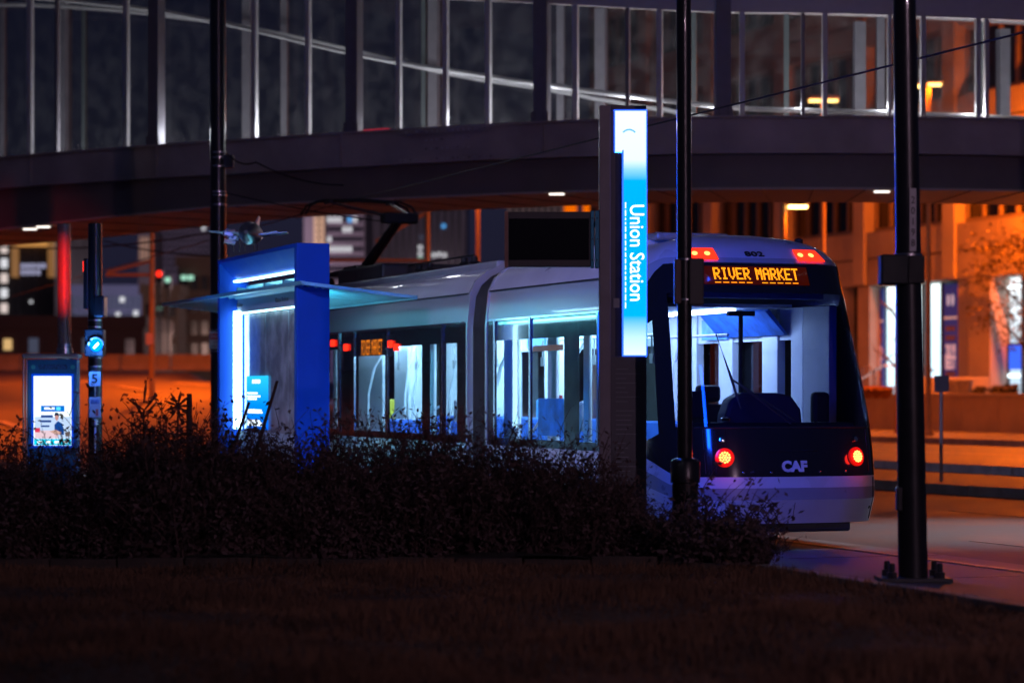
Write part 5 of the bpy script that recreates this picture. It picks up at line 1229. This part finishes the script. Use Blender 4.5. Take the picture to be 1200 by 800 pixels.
# signal masts, orange lit
def mast(label, u, d, v_top, arms, zb):
    p = W(u, V0, d); o = thing('signal_mast', label, 'mast', (p.x, d, zb)); zt = W(0, v_top, d).z - zb
    MB().tube([(0, 0, 0), (0, 0, zt)], [.11, .07], 10).obj('pole', orange_pole, o, True)
    for u0, v0, u1, v1 in arms:
        a = W(u0, v0, d); b = W(u1, v1, d); MB().tube([(a.x - p.x, 0, a.z - zb), (b.x - p.x, 0, b.z - zb)], .06, 8).obj('arm', orange_pole, o, True)
    return o, p
ms, p_ = mast('orange-lit signal mast with a long arm left of the shelter', 178, 90, 200, [(178, 322, 124, 322), (178, 305, 126, 319)], rise(-12.6, 90))
q = W(175, 397, 89.8); MB().box(q.x - p_.x - .12, q.x - p_.x + .12, -.2, -.12, q.z - ms.location.z - .2, q.z - ms.location.z + .2).obj('sign_plate', glow('red_reflect', (.9, .1, .05), .35), ms)  # plate emission stands in for light reflected off the sign
mast('orange-lit mast with bracing arms right of the pantograph', 501, 88, 200, [(501, 305, 380, 305), (501, 248, 440, 283), (501, 248, 478, 259)], .6)
# little far traffic lights
for u, v, m_, l_ in ((187, 321, red_hi, 'tiny red light left of the shelter canopy'), (197, 328, win_g, 'tiny green lit sign above the shelter canopy')):
    p = W(u, v, 150); o = thing('traffic_light', l_, 'traffic light', (p.x, 150, rise(p.x, 150)));  hh = p.z - o.location.z
    MB().tube([(0, 0, 0), (0, 0, hh)], .07, 6).obj('pole', M['black_metal'], o); MB().box(-.2, .2, -.2, .1, hh - .5, hh + .25).obj('signal_head', M['black_metal'], o); MB().tube([(0, -.21, hh), (0, -.24, hh)], .17, 10).obj('lens', m_, o)

# ================================================================== OVERHEAD WIRES
wire_m = mat('wire', (.02, .02, .022), .5, .5, var=0)
def wire(label, pts, r=.012, sag=.1):
    P = [Vector(p) for p in pts]; out = []
    for a, b in zip(P[:-1], P[1:]):
        for k in range(12): t = k / 12; q = a.lerp(b, t); q.z -= sag * 4 * t * (1 - t); out.append(q)
    out.append(P[-1]); tag(MB().tube(out, r, 5).obj('overhead_wire', wire_m, None, True), label, 'wire')
wire('contact wire running above the streetcar roof', [FT.w(-26, 0, 4.95), FT.w(cx_, 0, cz_ + .09), FT.w(60, 0, 4.8)], .012, 0)
wire('black cable from the clamp on the left pole toward the pantograph', [W(265, 179, 44.8), W(300, 190, 44), W(402, 217, 42)], .014, .1)
wire('span wire passing under the footbridge soffit at left', [W(-20, 288, 70), W(250, 272, 60)], .02, .2)
wire('second span wire crossing behind the signal pole', [W(60, 262, 70), W(250, 300, 66)], .02, .2)
wire('thin support wire from the left pole to the footbridge', [W(265, 226, 44.8), W(470, 262, 43)], .01, .05)

# ================================================================== TREES
def leaf_quads(mb, c, n, rad, size, rr):
    for k in range(n):
        p = c + Vector((rr.gauss(0, rad), rr.gauss(0, rad), rr.gauss(0, rad)))
        a = Vector((rr.uniform(-1, 1), rr.uniform(-1, 1), rr.uniform(-1, 1))).normalized(); b = a.orthogonal().normalized(); b = (b * math.cos(k) + a.cross(b) * math.sin(k)); s_ = size * rr.uniform(.6, 1.3)
        mb.add([p - a * s_, p - b * s_ * .45, p + a * s_, p + b * s_ * .45], [(0, 1, 2, 3)])
def tree(label, u, d, zb, h, spread, leaves, leaf_m, seed, bark=None, nlimb=9, lean=(0, 0)):
    rr = random.Random(seed); p = W(u, V0, d); o = thing('street_tree', label, 'tree', (p.x, d, zb)); tr_ = MB(); tips = []
    top = Vector((lean[0], lean[1], h * .8)); tr_.tube([(0, 0, 0), (lean[0] * .2, lean[1] * .2, h * .3), top * .6 + Vector((0, 0, h * .12)), top], [.11, .09, .06, .015], 8)
    for k in range(nlimb):
        t = .28 + .6 * k / nlimb; g = k * 2.4 + rr.uniform(-.4, .4); b0 = Vector((lean[0] * t, lean[1] * t, h * t)); l = spread * (1 - .45 * t) * rr.uniform(.7, 1.1)
        e = b0 + Vector((math.cos(g) * l, math.sin(g) * l, l * rr.uniform(.35, .9))); m1 = b0.lerp(e, .5) + Vector((0, 0, .12 * l)); tr_.tube([b0, m1, e], [.045, .03, .008], 6)
        for q in range(6):
            s0 = b0.lerp(e, rr.uniform(.35, 1)); e2 = s0 + Vector((rr.uniform(-1, 1), rr.uniform(-1, 1), rr.uniform(-.2, .9))) * l * .4; tr_.tube([s0, s0.lerp(e2, .5) + Vector((0, 0, .05)), e2], [.018, .012, .005], 4); tips.append(e2); tips.append(s0.lerp(e2, .6))
    tr_.obj('trunk', bark or mat('bark', (.10, .07, .05), .9, var=.3, scale=10), o, True)
    if leaves:
        mb = MB()
        for t in tips: leaf_quads(mb, t, int(leaves / len(tips)), spread * .11, .075, rr)
        tag(mb.obj('crown', leaf_m, o, fixn=False), kind='stuff')
    return o
tree('leafy autumn tree in front of the lit shop window at right', 1216, 80.5, .45, 6.6, 2.7, 3600, mat('tree_leaf', (.16, .11, .02), .8, var=.5, scale=3), 21, lean=(-.3, 0))
tree('bare orange-lit young tree between the streetcar and the black pole', 1052, 79, .45, 5.2, 1.2, 30, mum, 8, mat('pale_bark', (.30, .18, .08), .8), 6)

# ================================================================== FOREGROUND SHRUBS AND GRASS
sh_leaf = mat('shrub_leaf', (.10, .062, .060), .9, var=.6, scale=5); sh_stem = mat('shrub_stem', (.08, .045, .04), .9, var=.3, scale=8)
def shrub_proto(seed, h, rad, stems, leaves):
    rr = random.Random(seed); st_ = MB(); lf_ = MB()
    for k in range(stems):
        g = rr.uniform(0, 6.28); q = rad * math.sqrt(rr.random()) * .7; b0 = Vector((math.cos(g) * q, math.sin(g) * q, -.05)); hh = h * (.35 + .62 * rr.random())
        if k % 7 == 0: hh = h * rr.uniform(1.0, 1.32)
        out = Vector((math.cos(g), math.sin(g), 0)) * rad * rr.uniform(.1, .9); mid = b0 + out * .3 + Vector((rr.uniform(-.07, .07), rr.uniform(-.07, .07), hh * .55)); e = b0 + out + Vector((rr.uniform(-.08, .08), 0, hh))
        st_.tube([b0, mid, e], [.008, .005, .002], 3, cap=False)
        for m_ in range(5):
            t = rr.uniform(.3, .98); s0 = mid.lerp(e, t * 2 - 1) if t > .5 else b0.lerp(mid, t * 2); dr = Vector((rr.uniform(-.16, .16), rr.uniform(-.16, .16), rr.uniform(.03, .2))); e2 = s0 + dr; st_.tube([s0, s0 + dr * .5 + Vector((0, 0, .01)), e2], [.004, .003, .0015], 3, cap=False)
            leaf_quads(lf_, e2, rr.randint(1, 5), .028, rr.uniform(.014, .034), rr)
        for m_ in range(leaves):
            t = rr.random() ** 1.6; p_ = (b0.lerp(mid, t * 2) if t < .5 else mid.lerp(e, t * 2 - 1)); leaf_quads(lf_, p_, 1, .05, .034 * (1.2 - .5 * t), rr)
    return st_.mesh('stems'), lf_.mesh('leaves')
protos = []
for k, (h, rad, s_, l_) in enumerate(((1.0, .42, 120, 34), (.85, .48, 130, 36), (1.12, .36, 100, 32), (.42, .42, 90, 26))):
    a, b = shrub_proto(30 + k, h, rad, s_, l_); a.materials.append(sh_stem); b.materials.append(sh_leaf); protos.append((a, b))
def shrub(kind, x, y, sc, rz, label, group=None):
    o = thing('shrub', label, 'shrub', (x, y, .22), rz, group); o.scale = (sc * 1.05, sc * 1.05, sc)
    link('stems', protos[kind][0], None, o); tag(link('leaves', protos[kind][1], None, o), kind='stuff'); return o
top_v = lambda u: interp(u, [-60, 0, 60, 100, 130, 250, 330, 420, 560, 640, 700, 745, 790, 830, 880, 900], [530, 535, 556, 548, 512, 505, 522, 512, 508, 522, 542, 580, 602, 604, 642, 656])
rr = random.Random(77); u = -60; k = 0
def zone(u):
    for lim, w in ((100, 'in front of the kiosk'), (245, 'in front of the orange-lit road'), (390, 'in front of the blue shelter'), (575, 'in front of the middle section of the streetcar'), (700, 'in front of the tail section windows'), (770, 'at the foot of the pylon')):
        if u < lim: return w
    return 'at the foot of the slim platform pole'
for row, (yy, st_) in enumerate(((23.35, 46), (23.85, 50), (24.35, 54))):
    u = -70 + row * 17
    while u < 880:
        d = yy + rr.uniform(-.12, .12); X = (u - 600) * d / F; hv = (W(0, top_v(u), d).z - .22) * rr.uniform(.72, 1.06)
        kd = 3 if hv < .45 else rr.choice((0, 1, 2, 0)); hp = (1.0, .85, 1.12, .42)[kd]
        if X < lawn_right(d) - .3 and hv > .08: shrub(kd, X, d, max(.35, hv / hp), rr.uniform(0, 6.28), 'dark twiggy hedge shrub ' + zone(u), 'hedge shrubs ' + zone(u))
        u += st_ * rr.uniform(.8, 1.15)
shrub(3, W(835, 0, 23.0).x, 23.0, 1.25, 1.0, 'thin low shrub in front of the streetcar bumper')
shrub(3, W(872, 0, 22.9).x, 22.9, .6, 2.0, 'smallest ragged shrub at the right end of the hedge')
# tall dry stalks standing out above the hedge
def stalk(label, u, v, d, kind):
    p = W(u, v, d); h = p.z - .22; o = thing('dry_stalk', label, 'plant', (p.x, d, .22)); rr = random.Random(int(u)); mb = MB()
    if kind == 'spike':
        mb.tube([(0, 0, 0), (0, 0, h * .8), (.0, 0, h)], [.01, .03, .024], 7)
    elif kind == 'lean':
        mb.tube([(-.45, 0, 0), (-.22, 0, h * .55), (0, 0, h)], [.012, .022, .014], 6)
    else:
        mb.tube([(0, 0, 0), (.02, 0, h * .9)], .01, 5)
        for k in range(9):
            g = k * .7; c = Vector((.02, 0, h * (.93 if kind == 'star' else rr.uniform(.6, .95)))); e = c + Vector((math.cos(g), rr.uniform(-.3, .3), math.sin(g) if kind == 'star' else abs(math.sin(g)) + .3)) * (.14 if kind == 'star' else .16)
            mb.tube([c, c.lerp(e, .6), e], [.008, .014, .003], 5)
            if kind != 'star': leaf_quads(mb, e, 5, .03, .03, rr)
    mb.obj('stem', sh_stem, o, True)
stalk('tall feathery dry stalk in front of the orange road', 166, 462, 23.6, 'feather'); stalk('star-shaped dry seed head above the hedge', 206, 462, 23.6, 'star')
stalk('straight dark cattail-like spike left of the shelter', 222, 461, 23.6, 'spike'); stalk('slanting dry stalk in front of the shelter glass', 325, 446, 23.6, 'lean'); stalk('short slanting stalk in front of the shelter light strip', 292, 471, 23.6, 'lean')
# fallen leaves
fl_ = MB(); rl_ = random.Random(9)
for k in range(140):
    Y_ = rl_.uniform(13, 22.5); X_ = rl_.uniform(-Y_ * .21, min(lawn_right(Y_) - .1, Y_ * .21)); leaf_quads(fl_, Vector((X_, Y_, .26)), 1, .005, .035, rl_)
tag(fl_.obj('fallen_leaves', mat('fallen_leaf', (.09, .042, .02), .9, var=.4, scale=20), None, fixn=False), 'brown fallen leaves scattered over the lawn', 'leaves', kind='stuff')
# grass on the lawn
rg = np.random.RandomState(5); N = 70000
Y = 12.6 + (BED_Y - .1 - 12.6) * rg.rand(N) ** .9; XR = np.array([lawn_right(y) for y in Y]) - .02; XLf = -Y * .215 - .2; X = XLf + (np.minimum(XR, Y * .22) - XLf) * rg.rand(N)
Z = .19 + .03 * np.sin(X * 1.3 + Y * .7) + .02 * np.sin(Y * 2.1 - X); hgt = (.045 + .075 * rg.rand(N) ** 2) * (.75 + .6 * np.sin(X * 2.1) * np.sin(Y * 1.7)); an = rg.rand(N) * 6.28; le = rg.randn(N, 2) * .025
V = np.empty((N, 3, 3)); V[:, 0] = np.stack([X - .006 * np.cos(an), Y - .006 * np.sin(an), Z], 1); V[:, 1] = np.stack([X + .006 * np.cos(an), Y + .006 * np.sin(an), Z], 1); V[:, 2] = np.stack([X + le[:, 0], Y + le[:, 1], Z + hgt], 1)
me = bpy.data.meshes.new('grass'); me.vertices.add(3 * N); me.vertices.foreach_set('co', V.reshape(-1)); me.loops.add(3 * N); me.loops.foreach_set('vertex_index', np.arange(3 * N)); me.polygons.add(N); me.polygons.foreach_set('loop_start', np.arange(0, 3 * N, 3)); me.polygons.foreach_set('loop_total', np.full(N, 3)); me.update(calc_edges=True)
tag(link('grass', me, mat('grass_blade', (.14, .068, .036), .9, var=.5, scale=1.5)), 'dry dark grass of the foreground lawn', 'grass', kind='stuff')
